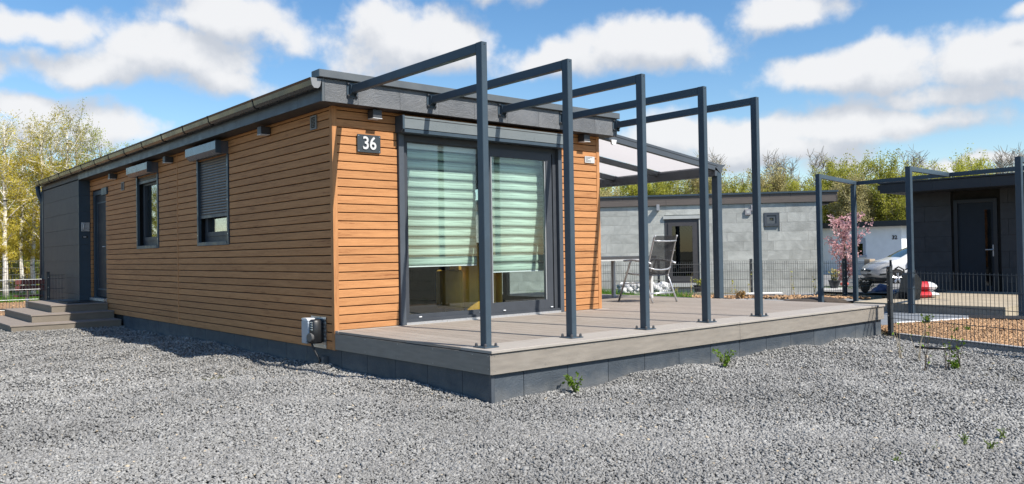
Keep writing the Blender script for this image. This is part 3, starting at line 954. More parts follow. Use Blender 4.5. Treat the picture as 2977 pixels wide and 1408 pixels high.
# vents in the cladding
vent_body = principled('vent_frame', (.20, .19, .18), rough=.5, var=.08)
for (y0, y1, z0, z1) in ((.33, .47, 2.555, 2.705), (7.56, 7.72, 2.40, 2.545)):
    v = MB(); v.box(-.014, .0, y0, y0 + .02, z0, z1); v.box(-.014, .0, y1 - .02, y1, z0, z1); v.box(-.014, 0, y0 + .02, y1 - .02, z0, z0 + .018); v.box(-.014, 0, y0 + .02, y1 - .02, z1 - .018, z1)
    vo_ = v.build('vent', vent_body, house)
    MB().box(-.002, .001, y0 + .02, y1 - .02, z0 + .018, z1 - .018).build('vent_backing', black_m, vo_)
    nz = 6
    for i in range(nz):
        zz = z0 + .03 + i * (z1 - z0 - .05) / nz
        MB().prism([(-.012, zz), (-.002, zz + .012), (-.002, zz + .015), (-.013, zz + .004)], y0 + .02, y1 - .02, 'y').build('louvre', vent_body, vo_)


# sliding door with shutter box in the front
sl = thing_part('sliding_door', house)
x0, x1, z0, z1 = S_OPEN
bx = MB(); bx.prism([(.028, 2.575), (-.09, 2.565), (-.15, 2.575), (-.15, 2.708), (.028, 2.712)], .80, 3.32, 'x')
bb = bx.build('shutter_box', box_m, sl)
MB().prism([(.03, 2.535), (-.112, 2.535), (-.155, 2.565), (-.155, 2.716), (.03, 2.716)], .775, .80, 'x').build('box_end_cap', steel, bb)
MB().prism([(.03, 2.535), (-.112, 2.535), (-.155, 2.565), (-.155, 2.716), (.03, 2.716)], 3.32, 3.345, 'x').build('box_end_cap', steel, bb)
MB().box(.80, 3.32, -.153, -.03, 2.53, 2.566).build('shutter_slot', steel, bb)
MB().box(.80, 3.32, -.1515, -.149, 2.682, 2.688).build('box_seam', black_m, bb)
for (a, b_) in ((.80, .868), (3.252, 3.32)):
    MB().box(a, b_, -.03, .03, .40, 2.54).build('guide_rail', steel2, sl, bevel=.003)
fr = MB(); fr.box(.868, .93, .02, .14, .40, 2.53); fr.box(3.19, 3.252, .02, .14, .40, 2.53); fr.box(.93, 3.19, .02, .14, 2.46, 2.53); fr.box(.868, 3.252, -.02, .14, .398, .455)
fr.build('frame', frame_m, sl)
MB().box(.868, 3.252, -.035, -.018, .398, .425).build('threshold', alu, sl)
# fixed left leaf
fr = MB(); fr.box(.93, .958, .045, .10, .455, 2.46); fr.box(2.008, 2.07, .045, .10, .455, 2.46); fr.box(.958, 2.008, .045, .10, .455, .505); fr.box(.958, 2.008, .045, .10, 2.452, 2.46)
fr.build('fixed_leaf', frame_m, sl)
MB().box(.956, 2.012, .072, .082, .50, 2.455).build('pane', glass, sl)
MB().box(1.996, 2.007, .04, .046, .505, 2.45).build('glazing_bead', alu, sl)
# sliding right leaf stands in front
fr = MB(); fr.box(2.035, 2.125, -.012, .042, .456, 2.458); fr.box(3.04, 3.14, -.012, .042, .456, 2.458); fr.box(2.125, 3.04, -.012, .042, .456, .575); fr.box(2.125, 3.04, -.012, .042, 2.366, 2.458)
sash = fr.build('sliding_leaf', frame_m, sl)
fr = MB(); fr.box(3.02, 3.039, -.004, .036, .577, 2.364); fr.box(2.126, 2.145, -.004, .036, .577, 2.364); fr.build('glazing_bead', principled('grey_gasket', (.25, .26, .27), rough=.5, var=.05), sash)
MB().box(2.12, 3.045, .008, .018, .57, 2.37).build('pane', glass, sash)
for xx in (1.06, 1.93, 2.3, 3.1):
    MB().tube([(xx - .018, -.02, .478), (xx + .018, -.02, .478)], .007, 8).build('drain_cap', white_pl, sl)

# double roller blinds: one vane after the other, each slightly bowed
bm_, n, l, out = newmat('blind_fabric')
b = n.new('ShaderNodeBsdfPrincipled'); b.inputs['Roughness'].default_value = .8
tl = n.new('ShaderNodeBsdfTranslucent')
tc = n.new('ShaderNodeTexCoord'); sp = n.new('ShaderNodeSeparateXYZ'); l.new(tc.outputs['Object'], sp.inputs[0])
mp = n.new('ShaderNodeMapping'); mp.inputs['Scale'].default_value = (3, 1, 130); l.new(tc.outputs['Object'], mp.inputs[0])
oi = n.new('ShaderNodeObjectInfo'); adv = n.new('ShaderNodeVectorMath'); adv.operation = 'ADD'
l.new(mp.outputs[0], adv.inputs[0]); l.new(oi.outputs['Location'], adv.inputs[1])
tx = n.new('ShaderNodeTexNoise'); tx.inputs['Scale'].default_value = 1; tx.inputs['Detail'].default_value = 5; l.new(adv.outputs[0], tx.inputs['Vector'])
mz = n.new('ShaderNodeMath'); mz.operation = 'MULTIPLY_ADD'; mz.inputs[1].default_value = 1 / .112
l.new(sp.outputs['Z'], mz.inputs[0])
ns = n.new('ShaderNodeMath'); ns.operation = 'MULTIPLY_ADD'; ns.inputs[1].default_value = .55; ns.inputs[2].default_value = -.27
l.new(tx.outputs['Fac'], ns.inputs[0]); l.new(ns.outputs[0], mz.inputs[2])
rp = n.new('ShaderNodeValToRGB'); e = rp.color_ramp.elements
e[0].position = .0; e[0].color = (.16, .20, .18, 1); e[1].position = 1; e[1].color = (.12, .15, .135, 1)
for p, c in ((.10, (.44, .57, .49, 1)), (.24, (.62, .78, .68, 1)), (.42, (.66, .82, .72, 1)), (.50, (.36, .46, .40, 1)), (.57, (.66, .82, .72, 1)), (.70, (.50, .63, .55, 1)), (.82, (.20, .25, .225, 1)), (.92, (.10, .125, .115, 1))):
    x = e.new(p); x.color = c
l.new(mz.outputs[0], rp.inputs[0]); l.new(rp.outputs[0], b.inputs['Base Color']); l.new(rp.outputs[0], tl.inputs[0])
ms = n.new('ShaderNodeMixShader'); ms.inputs[0].default_value = .2
l.new(b.outputs[0], ms.inputs[1]); l.new(tl.outputs[0], ms.inputs[2]); l.new(ms.outputs[0], out.inputs[0])
vm_ = MB()
VP = .1125
prof = [(0, 0), (-.010, .018), (-.013, .05), (-.010, .085), (0, .1115), (.003, .1115), (-.006, .085), (-.009, .05), (-.006, .018), (.003, 0)]
vm_.prism(prof, 0, 1, 'x')
vane_me = bpy.data.meshes.new('vane'); vane_me.from_pydata(vm_.v, [], vm_.f); vane_me.materials.append(bm_); vane_me.shade_smooth()
for (a, b_, zb, ya, lab) in ((.985, 2.02, 1.037, .17, 'left'), (2.15, 3.12, .942, .13, 'right')):
    bl = thing('roller_blind', 'mint green striped roller blind behind the fixed glass pane, hanging a bit higher' if lab == 'left' else 'mint green striped roller blind behind the sliding pane, hanging a bit lower', 'blind', (a, ya, zb), 0)
    n_ = int((2.44 - zb) / VP)
    for i in range(n_):
        s = bpy.data.objects.new('vane', vane_me); col.objects.link(s); s.parent = bl; s.location = (0, 0, .012 + i * VP); s.scale = (b_ - a, 1, 1)
    MB().box(0, b_ - a, -.008, .006, 0, .014).build('bottom_bar', white_pl, bl)
    MB().box(-.01, b_ - a + .01, -.03, .05, .012 + n_ * VP, .012 + n_ * VP + .06).build('cassette', white_pl, bl)

# window in the east wall towards the terrace
ew = thing_part('terrace_window', house)
fr = MB(); a, b_, c, d_ = RO
for (p, q, r_, s) in ((a, a + .08, c, d_), (b_ - .08, b_, c, d_), (a + .08, b_ - .08, c, c + .08), (a + .08, b_ - .08, d_ - .08, d_), ((a + b_) / 2 - .05, (a + b_) / 2 + .05, c + .08, d_ - .08)):
    fr.box(3.95, 4.01, p, q, r_, s)
fr.build('frame', frame_m, ew)
MB().box(3.978, 3.984, a + .08, (a + b_) / 2 - .05, c + .08, d_ - .08).build('pane', glass, ew)
MB().box(3.978, 3.984, (a + b_) / 2 + .05, b_ - .08, c + .08, d_ - .08).build('pane', glass, ew)
# things in the room behind the glass
cab = thing('kitchen_cabinet', 'low dark cabinet with pale wooden top behind the sliding door glass', 'cabinet', (1.0, 1.7, .40))
MB().box(-.55, .6, 0, .5, 0, .60).build('carcass', inner_dk, cab)
MB().box(-.56, .63, -.02, .52, .60, .635).build('worktop', wood_x, cab)
MB().box(.601, .63, -.02, .52, .0, .60).build('end_panel', inner_dk, cab)
MB().tube([(.80, .05, .005), (.74, .05, .40)], .012, 8).build('leaning_rod', alu, cab)
must = principled('mustard_velvet', (.62, .34, .045), rough=.85, var=.18, vscale=4, bump=.1, bscale=200)
_ac = on_plane(1415, 850, (0, .5, 0), (0, 1, 0))
ch = thing('armchair', 'mustard yellow upholstered armchair with its back to the sliding door', 'armchair', (_ac.x - .06, .40, .40), .05)


def chair_back(u, v):
    a = (u - .5) * 2
    wid = .30 + .05 * math.sin(v * 2.6) - .10 * max(0, v - .75) * 4 * .5
    return Vector((a * wid, .10 * a * a * 2 + .04 * v - .12 * (1 - abs(a)) * 0, .06 + v * .86))


m = MB(); m.grid(lambda u, v: chair_back(u, v), 14, 10); m.grid(lambda u, v: chair_back(u, v) + Vector((0, .11, 0)), 14, 10)
m.build('backrest', must, ch, smooth=True)
m = MB(); m.box(-.30, .30, .14, .62, .10, .44); m.build('seat', must, ch, bevel=.05, smooth=True)
m = MB(); m.box(-.37, -.30, .1, .62, .08, .58); m.build('armrest', must, ch, bevel=.03, smooth=True)
m = MB(); m.box(.30, .37, .1, .62, .08, .58); m.build('armrest', must, ch, bevel=.03, smooth=True)
for sx in (-.28, .28):
    for sy in (.12, .56):
        MB().tube([(sx, sy, 0), (sx * .95, sy, .1)], [.014, .022], 8).build('leg', black_pl, ch)


# ------------------------------------------------------------------ the terrace deck
deck = thing('terrace_deck', 'raised brown composite deck wrapping the front and side of the oak house', 'deck')
DX, DY, DZ = 6.88, -2.57, .397
nb = 46
bw = DX / nb
for i in range(nb):
    xa, xb = i * bw + .0035, (i + 1) * bw - .0035
    y1 = -.075 if (xa + xb) / 2 < 4.10 else 4.2
    MB().cbox(xa, xb, -2.168, y1, DZ - .024, DZ, .0025, 'y').build('deck_board', wpc_deck, deck)
MB().box(.0, 3.46, DY - .016, -2.174, DZ - .024, DZ + .001).build('edge_board', wpc_edge, deck, bevel=.003)
MB().box(3.464, DX + .015, DY - .016, -2.174, DZ - .024, DZ + .001).build('edge_board', wpc_edge, deck, bevel=.003)
MB().box(.0, 4.13, -.071, -.009, DZ - .024, DZ + .003).build('wall_strip', wpc_edge, deck)
MB().box(-.004, .012, DY, -.01, .205, DZ - .030).build('fascia_board', wpc_fascia, deck)
MB().box(.0122, 3.477, DY - .001, DY + .016, .203, DZ - .030).build('fascia_board', wpc_fascia, deck)
MB().box(3.481, DX, DY - .001, DY + .016, .203, DZ - .030).build('fascia_board', wpc_fascia, deck)
MB().box(DX - .016, DX, DY + .018, 4.2, .203, DZ - .030).build('fascia_board', wpc_fascia, deck)
sb = MB(); sb.box(.05, DX - .05, DY + .06, -.02, -.1, DZ - .03); sb.box(4.1, DX - .05, -.02, 4.15, -.1, DZ - .03); sb.build('substructure', black_m, deck)
jf = [.061, .378, .894, 1.415, 1.929, 2.458, 2.99, 3.516, 4.04, 4.558, 5.086, 5.611, 6.13, 6.64, 6.86]
for a, b_ in zip(jf[:-1], jf[1:]):
    MB().box(a + .003, b_ - .003, DY + .032, DY + .048, -.12, .204).build('skirting_panel', slate_skirt, deck)
js = [-2.51, -2.15, -1.636, -1.114, -.599, -.083]
for a, b_ in zip(js[:-1], js[1:]):
    MB().box(.030, .046, a + .003, b_ - .003, -.12, .204).build('skirting_panel', slate_skirt, deck)
MB().prism([(.026, -2.542), (.06, -2.542), (.06, -2.53), (.04, -2.53), (.04, -2.51), (.026, -2.51)], -.12, .203, 'z').build('corner_trim', steel2, deck)
MB().box(DX - .05, DX - .034, DY + .05, 4.1, -.12, .203).build('skirting_panel', slate_skirt, deck)
for yy in (-.617, -1.205, -1.773, -2.337):
    for zz in (.352, .228):
        MB().tube([(-.0035, yy, zz), (-.0065, yy, zz)], .004, 6).build('screw', screw_m, deck)
MB().tube([(-.0035, -2.545, .352), (-.0065, -2.545, .352)], .004, 6).build('screw', screw_m, deck)
MB().tube([(-.0035, -2.545, .25), (-.0065, -2.545, .25)], .004, 6).build('screw', screw_m, deck)
for xx in (.04, .6, 1.2, 1.8, 2.4, 3.0, 3.44, 3.52, 4.1, 4.8, 5.5, 6.2, 6.8):
    for zz in (.352, .228):
        MB().tube([(xx, DY - .0005, zz), (xx, DY - .0035, zz)], .0035, 6).build('screw', screw_m, deck)

# ------------------------------------------------------------------ steel pergola frames
PX = [.1025, 1.105, 2.139, 3.158, 4.170]
PY = -2.39
ordn = ['', 'second', 'third', 'fourth', 'fifth and last']


def pergola_frame():
    t = thing('pergola_frame', '', 'pergola', (0, PY, DZ), 0, 'steel arches of the deck pergola')
    ZT = 2.947 - DZ
    m = MB(); m.cbox(0, .06, 0, .08, .01, ZT, .004, 'z'); m.build('post', steel, t)
    m = MB(); m.cbox(.0006, .0594, .0805, YF - .012 - PY, ZT - .0815, ZT - .0006, .004, 'y'); m.build('beam', steel, t)
    m = MB(); m.tube([(.03, -.0005, ZT - .022), (.03, -.002, ZT - .022)], .005, 8); m.build('drain_hole', black_m, t)
    bp = MB().box(-.045, .105, -.04, .12, .0015, .011).build('base_plate', steel, t, bevel=.002)
    for sx in (-.026, .086):
        for sy in (-.02, .1):
            b_ = MB().lathe([(.014, 0), (.014, .008), (.012, .009), (.012, .019), (.009, .026), (.003, .029)], (sx, sy, .011), 10).build('bolt', metal_bolt, bp, smooth=False)
    yb = YF - .009 - PY
    br = MB()
    br.box(-.035, .095, yb - .008, yb - .0005, ZT - .125, ZT + .03)
    br.build('wall_bracket', steel, t, bevel=.002)
    brp = t.children[-1]
    for sx in (-.02, .08):
        for sz in (ZT - .108, ZT + .014):
            m = MB(); m.tube([(sx, yb - .008, sz), (sx, yb - .016, sz), (sx, yb - .026, sz)], [.013, .013, .008], 10); m.build('bolt', metal_bolt, brp)
    for sx in (-.003, .063):
        m = MB(); m.prism([(yb - .008, ZT + .02), (yb - .008, ZT - .12), (yb - .05, ZT - .085), (yb - .05, ZT)], sx - .0028, sx + .0028, 'x'); m.build('gusset', steel, brp)
    return t


p0 = pergola_frame()
PL = ['navy steel pergola frame on the deck corner beside the charging box',
      'second navy steel pergola frame counting from the deck corner by the charging box',
      'third navy steel pergola frame counting from the deck corner by the charging box',
      'fourth navy steel pergola frame counting from the deck corner by the charging box',
      'fifth and last navy steel pergola frame, in line with the canopy side of the house']
for i, x in enumerate(PX):
    t = p0 if i == 0 else copy_tree(p0)
    t.location.x = x
    t['label'] = PL[i]

# ------------------------------------------------------------------ entrance steps
steps = thing('entrance_steps', 'three brown composite entrance steps in front of the dark house door', 'steps')
wpc_riser = principled('wpc_riser', (.185, .158, .125), rough=.75, var=.12, vscale=4, bump=.3, bscale=90)
wpc_tread = principled('wpc_tread', (.235, .20, .172), rough=.75, var=.12, vscale=5, stretch=(1, 8, 1), bump=.2)
for (xa, ya, za, zb) in ((-1.70, 7.80, -.05, .125), (-1.325, 8.25, .126, .256), (-.945, 8.66, .257, .388)):
    s = MB().box(xa + .012, -.008, ya + .012, 10.9, za, zb - .024).build('riser_block', wpc_riser, steps)
    w_ = (-.006 - xa) / math.ceil((-.006 - xa) / .145)
    k = round((-.006 - xa) / w_)
    yy = ya
    nt = 0
    while yy < 10.9:
        MB().box(xa - .005, -.006, yy, min(yy + .143, 10.9), zb - .0235, zb).build('tread_board', wpc_tread, steps, bevel=.002)
        yy += .147
mat_ = MB().box(-.62, -.04, 8.95, 9.75, .389, .405).build('doormat', black_pl)
tag(mat_, 'black doormat on the top step at the entrance door', 'doormat')

# ------------------------------------------------------------------ lamps, signs, boxes on the walls
lamp_m = principled('lamp_housing', (.050, .052, .058), rough=.45, var=.06)


def wall_lamp(pos, axis, label):
    """flat square up-and-down light; axis is the direction it sticks out"""
    t = thing('wall_lamp', label, 'lamp', pos, 0 if axis == 'y' else -math.pi / 2)
    MB().box(-.055, .055, -.115, .0, -.045, .045).build('housing', lamp_m, t, bevel=.004)
    MB().box(-.057, .057, -.118, -.004, -.051, -.0455).build('lens', white_pl, t)
    MB().box(-.04, .04, -.001, .012, -.03, .03).build('mounting_plate', steel, t)
    return t


wall_lamp((.475, -.012, 2.70), 'y', 'square grey wall lamp under the roof edge above the number 36 plate')
wall_lamp((3.70, -.012, 2.70), 'y', 'square grey wall lamp under the roof edge above the small notice plate')
wall_lamp((-.012, 1.55, 2.68), 'x', 'square dark wall lamp under the gutter between the near vent and the half-closed shutter')
wall_lamp((-.012, 5.02, 2.68), 'x', 'square dark wall lamp under the gutter between the two shutter boxes')
wall_lamp((-.012, 8.05, 2.68), 'x', 'square dark wall lamp under the gutter between open window and entrance door')


def text(name, s, size, m, parent, loc, rot, align='CENTER', extrude=.004, bold=0., lsp=1.0):
    cu = bpy.data.curves.new(name, 'FONT')
    cu.body = s; cu.size = size; cu.align_x = align; cu.align_y = 'CENTER'; cu.extrude = extrude; cu.offset = bold; cu.space_line = lsp
    tmp = bpy.data.objects.new(name, cu); col.objects.link(tmp)
    bpy.context.view_layer.update()
    me = bpy.data.meshes.new_from_object(tmp.evaluated_get(bpy.context.evaluated_depsgraph_get()))
    bpy.data.objects.remove(tmp, do_unlink=True)
    o = link(name, me, m, parent)
    o.location = loc; o.rotation_euler = rot
    return o


hn = thing('house_number_sign', 'dark plate with silver number 36 on the oak cladding', 'sign', (.427, -.012, 2.385))
plate_m = principled('sign_plate', (.040, .044, .047), rough=.16, var=.05)
MB().box(-.143, .143, -.012, .0, -.096, .096).build('plate', plate_m, hn, bevel=.002)
num_m = principled('brushed_number', (.66, .65, .63), rough=.4, metal=.2, var=.05, vscale=30)
nm_ = text('number', '36', .178, num_m, hn, (0, -.018, -.002), (math.pi / 2, 0, 0), bold=.0025)
nm_.scale = (.98, 1.08, 1)
for sx in (-.128, .128):
    for sz in (-.08, .08):
        MB().tube([(sx, -.012, sz), (sx, -.015, sz)], .006, 8).build('screw', screw_m, hn)
np_ = thing('notice_plate', 'small silver plate with printed lines on the narrow oak strip right of the sliding door', 'sign', (3.862, -.008, 2.43))
MB().box(-.094, .094, -.005, .0, -.044, .044).build('plate', plate_lt, np_)
ink = principled('print_ink', (.06, .06, .065), rough=.6, var=.02)
for i, (wd_, s0) in enumerate(((.13, 0), (.085, 0), (.05, 0), (.105, 0), (.105, 0))):
    MB().box(-.083, -.083 + wd_, -.0057, -.0051, .031 - i * .0148 - .0028, .031 - i * .0148 + .0028).build('print_line', ink, np_)

# charging box on its tread plate
wb = thing('charging_box', 'white and black charging box with socket on a tread plate at the house corner', 'charger', (-.004, .34, .20))
tp = MB().box(-.006, 0, -.165, .175, .0, .335).build('tread_plate', treadplate, wb)
dm = MB(); dm.add([(-.006, 0, .016), (-.010, .0, .0), (-.006, 0, -.016), (-.006, .009, 0), (-.006, -.009, 0)], [(0, 3, 1), (3, 2, 1), (2, 4, 1), (4, 0, 1)])
dme = bpy.data.meshes.new('tread_stud'); dme.from_pydata(dm.v, [], dm.f); dme.materials.append(treadplate)
for i in range(12):
    for j in range(8):
        s = bpy.data.objects.new('tread_stud', dme); col.objects.link(s); s.parent = tp
        s.location = (0, -.148 + i * .0275 + (j % 2) * .0137, .024 + j * .041)
MB().box(-.13, -.007, -.115, .125, .055, .31).build('back_shell', black_pl, wb, bevel=.018, smooth=True)
cvp = [(.128, .05), (.128, .29), (.10, .315), (.02, .318), (-.02, .30), (-.035, .27), (-.035, .16), (.02, .12), (.02, .05)]
m = MB(); m.prism([(a, b_) for a, b_ in cvp], -.145, -.055, 'x'); m.build('cover', grey_pl, wb, bevel=.008, smooth=False)
m = MB(); m.prism([(.118, .32), (.0, .322), (-.03, .30), (.0, .296), (.11, .30)], -.147, -.05, 'x'); m.build('cover_top', white_pl, wb)
sk = MB(); sk.tube([(-.125, -.07, .125), (-.155, -.075, .125)], .045, 18); sk.build('socket_flap', principled('socket_grey', (.10, .10, .10), rough=.4, var=.05), wb)
ledw = principled('status_window', (.62, .66, .62), rough=.3, var=.02)
for i in range(4):
    MB().box(-.134, -.1305, -.10, -.075, .20 + i * .025, .212 + i * .025).build('status_light', ledw, wb)
    MB().box(-.134, -.1305, -.062, -.052, .202 + i * .025, .211 + i * .025).build('status_light', ledw, wb)
MB().tube([(-.09, .0, .06), (-.085, -.01, 0.02), (-.06, -.04, -.06), (-.035, -.07, -.12), (-.03, -.075, -.30)], .012, 8).build('cable', black_pl, wb, smooth=True)
MB().box(-.025, .03, -.13, -.04, -.30, -.085).build('cable_duct', slate_skirt, wb)

# mailbox, doorbell at the entrance
ic = thing('doorbell_panel', 'brushed steel doorbell panel on the dark wall beside the entrance door', 'doorbell', (-.09, 9.926, 1.836))
MB().box(-.072, .072, -.022, 0, -.088, .088).build('plate', alu, ic, bevel=.003)
MB().tube([(-.045, -.03, .045), (-.03, -.035, .05), (-.038, -.035, -.02), (-.02, -.035, -.05)], .010, 8).build('hook', alu, ic, smooth=True)
kb = thing('key_slot', 'small light bar in a black slot under the doorbell panel', 'nameplate', (-.10, 9.926, 1.638))
MB().box(-.05, .05, -.012, 0, -.022, .022).build('slot', black_pl, kb)
MB().box(-.03, .02, -.015, -.012, -.006, .006).build('light_bar', white_pl, kb)

# ------------------------------------------------------------------ patio canopy on the east side
can = thing('patio_canopy', 'grey aluminium patio canopy with milky roof sheets beside the oak house', 'canopy')
CY0, CX1, CY1 = .04, 6.98, 4.0
poly_m, n, l, out = newmat('opal_polycarbonate')
df = n.new('ShaderNodeBsdfDiffuse'); df.inputs[0].default_value = (.74, .73, .72, 1)
tl = n.new('ShaderNodeBsdfTranslucent'); tl.inputs[0].default_value = (.78, .755, .74, 1)
tc = n.new('ShaderNodeTexCoord'); tx = n.new('ShaderNodeTexNoise'); tx.inputs['Scale'].default_value = 1.4; l.new(tc.outputs['Object'], tx.inputs['Vector'])
mr = n.new('ShaderNodeMapRange'); mr.inputs[3].default_value = .82; mr.inputs[4].default_value = .9; l.new(tx.outputs['Fac'], mr.inputs[0])
ms = n.new('ShaderNodeMixShader'); l.new(mr.outputs[0], ms.inputs[0]); l.new(df.outputs[0], ms.inputs[1]); l.new(tl.outputs[0], ms.inputs[2])
l.new(ms.outputs[0], out.inputs[0])


def zr(x):      # rafter top height falls towards the outer beam
    return 2.86 - (x - 4.25) * (2.86 - 2.555) / (6.9 - 4.25)


def rafter(y0, y1, name, top=0., bot=-.115):
    m = MB(); m.prism([(4.06, zr(4.06) + bot), (6.90, zr(6.90) + bot), (6.90, zr(6.90) + top), (4.06, zr(4.06) + top)], y0, y1, 'y')
    return m.build(name, steel2, can)


ry = [CY0, 1.20, 2.18, 3.16, CY1 - .08]
r0 = rafter(ry[0], ry[0] + .07, 'rafter')
MB().prism([(4.06, zr(4.06) - .042), (6.86, zr(6.86) - .042), (6.86, zr(6.86) - .036), (4.06, zr(4.06) - .036)], CY0 - .003, CY0 - .0005, 'y').build('cover_seam', black_m, r0)
for y in ry[1:]:
    rafter(y, y + .065, 'rafter', top=-.035)
for a, b_ in zip(ry[:-1], ry[1:]):
    m = MB(); m.prism([(4.06, zr(4.06) - .03), (6.92, zr(6.92) - .03), (6.92, zr(6.92) - .014), (4.06, zr(4.06) - .014)], a + .071, b_ - .001, 'y'); m.build('roof_sheet', poly_m, can)
MB().box(6.80, 6.92, CY0 + .0, CY1, 2.36, 2.50).build('outer_beam', steel2, can, bevel=.004)
MB().prism([(6.82, 2.49), (6.90, 2.545), (7.06, 2.555), (7.055, 2.54), (6.99, 2.50), (6.97, 2.43), (6.92, 2.41)], CY0 - .012, CY1, 'y').build('gutter', steel2, can)
MB().cbox(6.85, 6.965, CY0 - .006, CY0 + .11, DZ + .008, 2.42, .006, 'z').build('post', steel, can)
MB().box(6.84, 6.975, CY0 - .02, CY0 + .12, DZ + .001, DZ + .010).build('base_plate', steel, can)
MB().cbox(6.85, 6.965, CY1 - .12, CY1 - .005, DZ + .001, 2.40, .006, 'z').build('post', steel, can)
MB().prism([(4.33, 2.745), (4.44, 2.745), (4.42, 2.69), (4.40, 2.675), (4.36, 2.675), (4.34, 2.69)], CY0 - .03, CY0 - .004, 'y').build('end_clip', white_pl, can)

# ------------------------------------------------------------------ table and chair on the deck
tb = thing('garden_table', 'long aluminium garden table with dark top under the canopy', 'table', (4.9, 1.0, DZ))
MB().box(-.01, 1.56, -.01, .96, .664, .70).build('table_top', principled('table_top_grey', (.07, .07, .072), rough=.4, var=.1), tb)
m = MB(); m.box(.0, 1.55, 0, .02, .635, .663); m.box(0, 1.55, .93, .95, .635, .663); m.box(1.53, 1.55, .02, .93, .635, .663); m.box(0, .02, .02, .93, .635, .663); m.build('apron', plate_lt, tb)
for sx in (.03, 1.46):
    for sy in (.03, .86):
        MB().cbox(sx, sx + .06, sy, sy + .06, 0.001, .634, .008, 'z').build('leg', plate_lt, tb)

mesh_m, n, l, out = newmat('chair_sling')
b = n.new('ShaderNodeBsdfPrincipled'); b.inputs['Base Color'].default_value = (.018, .018, .02, 1); b.inputs['Roughness'].default_value = .6
tr = n.new('ShaderNodeBsdfTransparent'); tc = n.new('ShaderNodeTexCoord'); ck = n.new('ShaderNodeTexChecker'); ck.inputs['Scale'].default_value = 420
l.new(tc.outputs['Object'], ck.inputs['Vector']); mr = n.new('ShaderNodeMapRange'); mr.inputs[3].default_value = .05; mr.inputs[4].default_value = .3
l.new(ck.outputs['Fac'], mr.inputs[0]); ms = n.new('ShaderNodeMixShader'); l.new(mr.outputs[0], ms.inputs[0]); l.new(b.outputs[0], ms.inputs[1]); l.new(tr.outputs[0], ms.inputs[2]); l.new(ms.outputs[0], out.inputs[0])
ch = thing('folding_chair', 'folding aluminium garden chair with high black mesh back, at the table', 'chair', (5.60, .14, DZ), R(-6))
W2 = .235
for s in (-1, 1):
    MB().tube([(s * (W2 - .01), -.06, 1.01), (s * (W2 - .005), -.03, .98), (s * W2, .14, .46), (s * W2, .17, .41)], .014, 10).build('back_tube', alu, ch, smooth=True)
    MB().tube([(s * (W2 + .02), .0, .004), (s * (W2 + .018), .15, .34), (s * (W2 + .016), .20, .43)], .0155, 10).build('rear_leg', alu, ch, smooth=True)
    MB().tube([(s * (W2 + .035), .73, .004), (s * (W2 + .035), .46, .60), (s * (W2 + .035), .44, .625)], .0155, 10).build('front_leg', alu, ch, smooth=True)
    MB().tube([(s * (W2 + .02), .02, .585), (s * (W2 + .03), .09, .615), (s * (W2 + .035), .40, .645), (s * (W2 + .035), .60, .635)], [.012, .016, .018, .014], 10).build('armrest', alu, ch, smooth=True)
    MB().tube([(s * W2, .15, .41), (s * W2, .60, .44)], .013, 10).build('seat_tube', alu, ch, smooth=True)
    MB().tube([(s * W2, .06, .60), (s * (W2 + .06), .05, .605)], .012, 8).build('adjuster', alu, ch, smooth=True)
MB().tube([(-W2, -.025, .93), (-.12, -.045, .925), (0, -.05, .923), (.12, -.045, .925), (W2, -.025, .93)], .012, 8).build('cross_bar', alu, ch, smooth=True)
MB().tube([(-W2, .10, .53), (-.14, .07, .50), (0, .06, .49), (.14, .07, .50), (W2, .10, .53)], .013, 8).build('cross_bar', alu, ch, smooth=True)
MB().tube([(-W2 - .02, .055, .14), (W2 + .02, .055, .14)], .012, 8).build('cross_bar', alu, ch, smooth=True)
MB().tube([(-W2 - .03, .60, .28), (W2 + .03, .60, .28)], .012, 8).build('cross_bar', alu, ch, smooth=True)
m = MB(); m.grid(lambda u, v: Vector(((u - .5) * 2 * (W2 - .004), -.05 + .20 * (1 - v) + .02 * math.sin(u * math.pi), .42 + v * .585)), 6, 8); m.build('back_sling', mesh_m, ch, smooth=True, fix=False)
m = MB(); m.grid(lambda u, v: Vector(((u - .5) * 2 * (W2 - .004), .15 + v * .45, .415 + .03 * v - .02 * math.sin(u * math.pi))), 6, 6); m.build('seat_sling', mesh_m, ch, smooth=True, fix=False)

# ------------------------------------------------------------------ loose ground around
def patch(name, pts, z, m, sub=None):
    """flat sheet with the given outline that follows the terrain"""
    mb = MB()
    mb.add([(x, y, float(gz(x, y)) + z) for x, y in pts], [tuple(range(len(pts)))])
    o = mb.build(name, m, None, fix=True)
    o['kind'] = 'structure'
    return o


soil_m = principled('dark_soil', (.055, .042, .032), rough=.95, var=.4, vscale=6, bump=.8, bscale=22)
bark_base = principled('bark_base', (.29, .17, .085), rough=.95, var=.4, vscale=14, bump=.8, bscale=40)
fa = FENCE_A + FN * .17; fb = FENCE_A + FD * 7 + FN * .17
patch('bark_bed', [(fa.x + FD.x * -.0, fa.y), (8.1, -2.1), (8.34, -2.07), (9.72, -2.6), (9.95, -3.4), (9.9, -7), (fb.x, fb.y)], .0, bark_base)
patch('garden_path', [(8.0, -1.9), (8.4, -2.03), (9.75, -2.55), (10.0, -3.3), (10.1, -8), (11.2, -8), (11.2, 3.2), (8.4, 3.2)], -.012, paving)
patch('soil_strip', [(7.0, -1.7), (8.2, -1.9), (8.6, 3.2), (9.5, 6.2), (7.0, 6.0)], -.02, soil_m)
patch('driveway', [(17.2, -6), (42, -6), (42, 20), (20, 14)], .01, principled('driveway_gravel', (.22, .22, .215), rough=.95, var=.2, vscale=3, bump=.5, bscale=30))
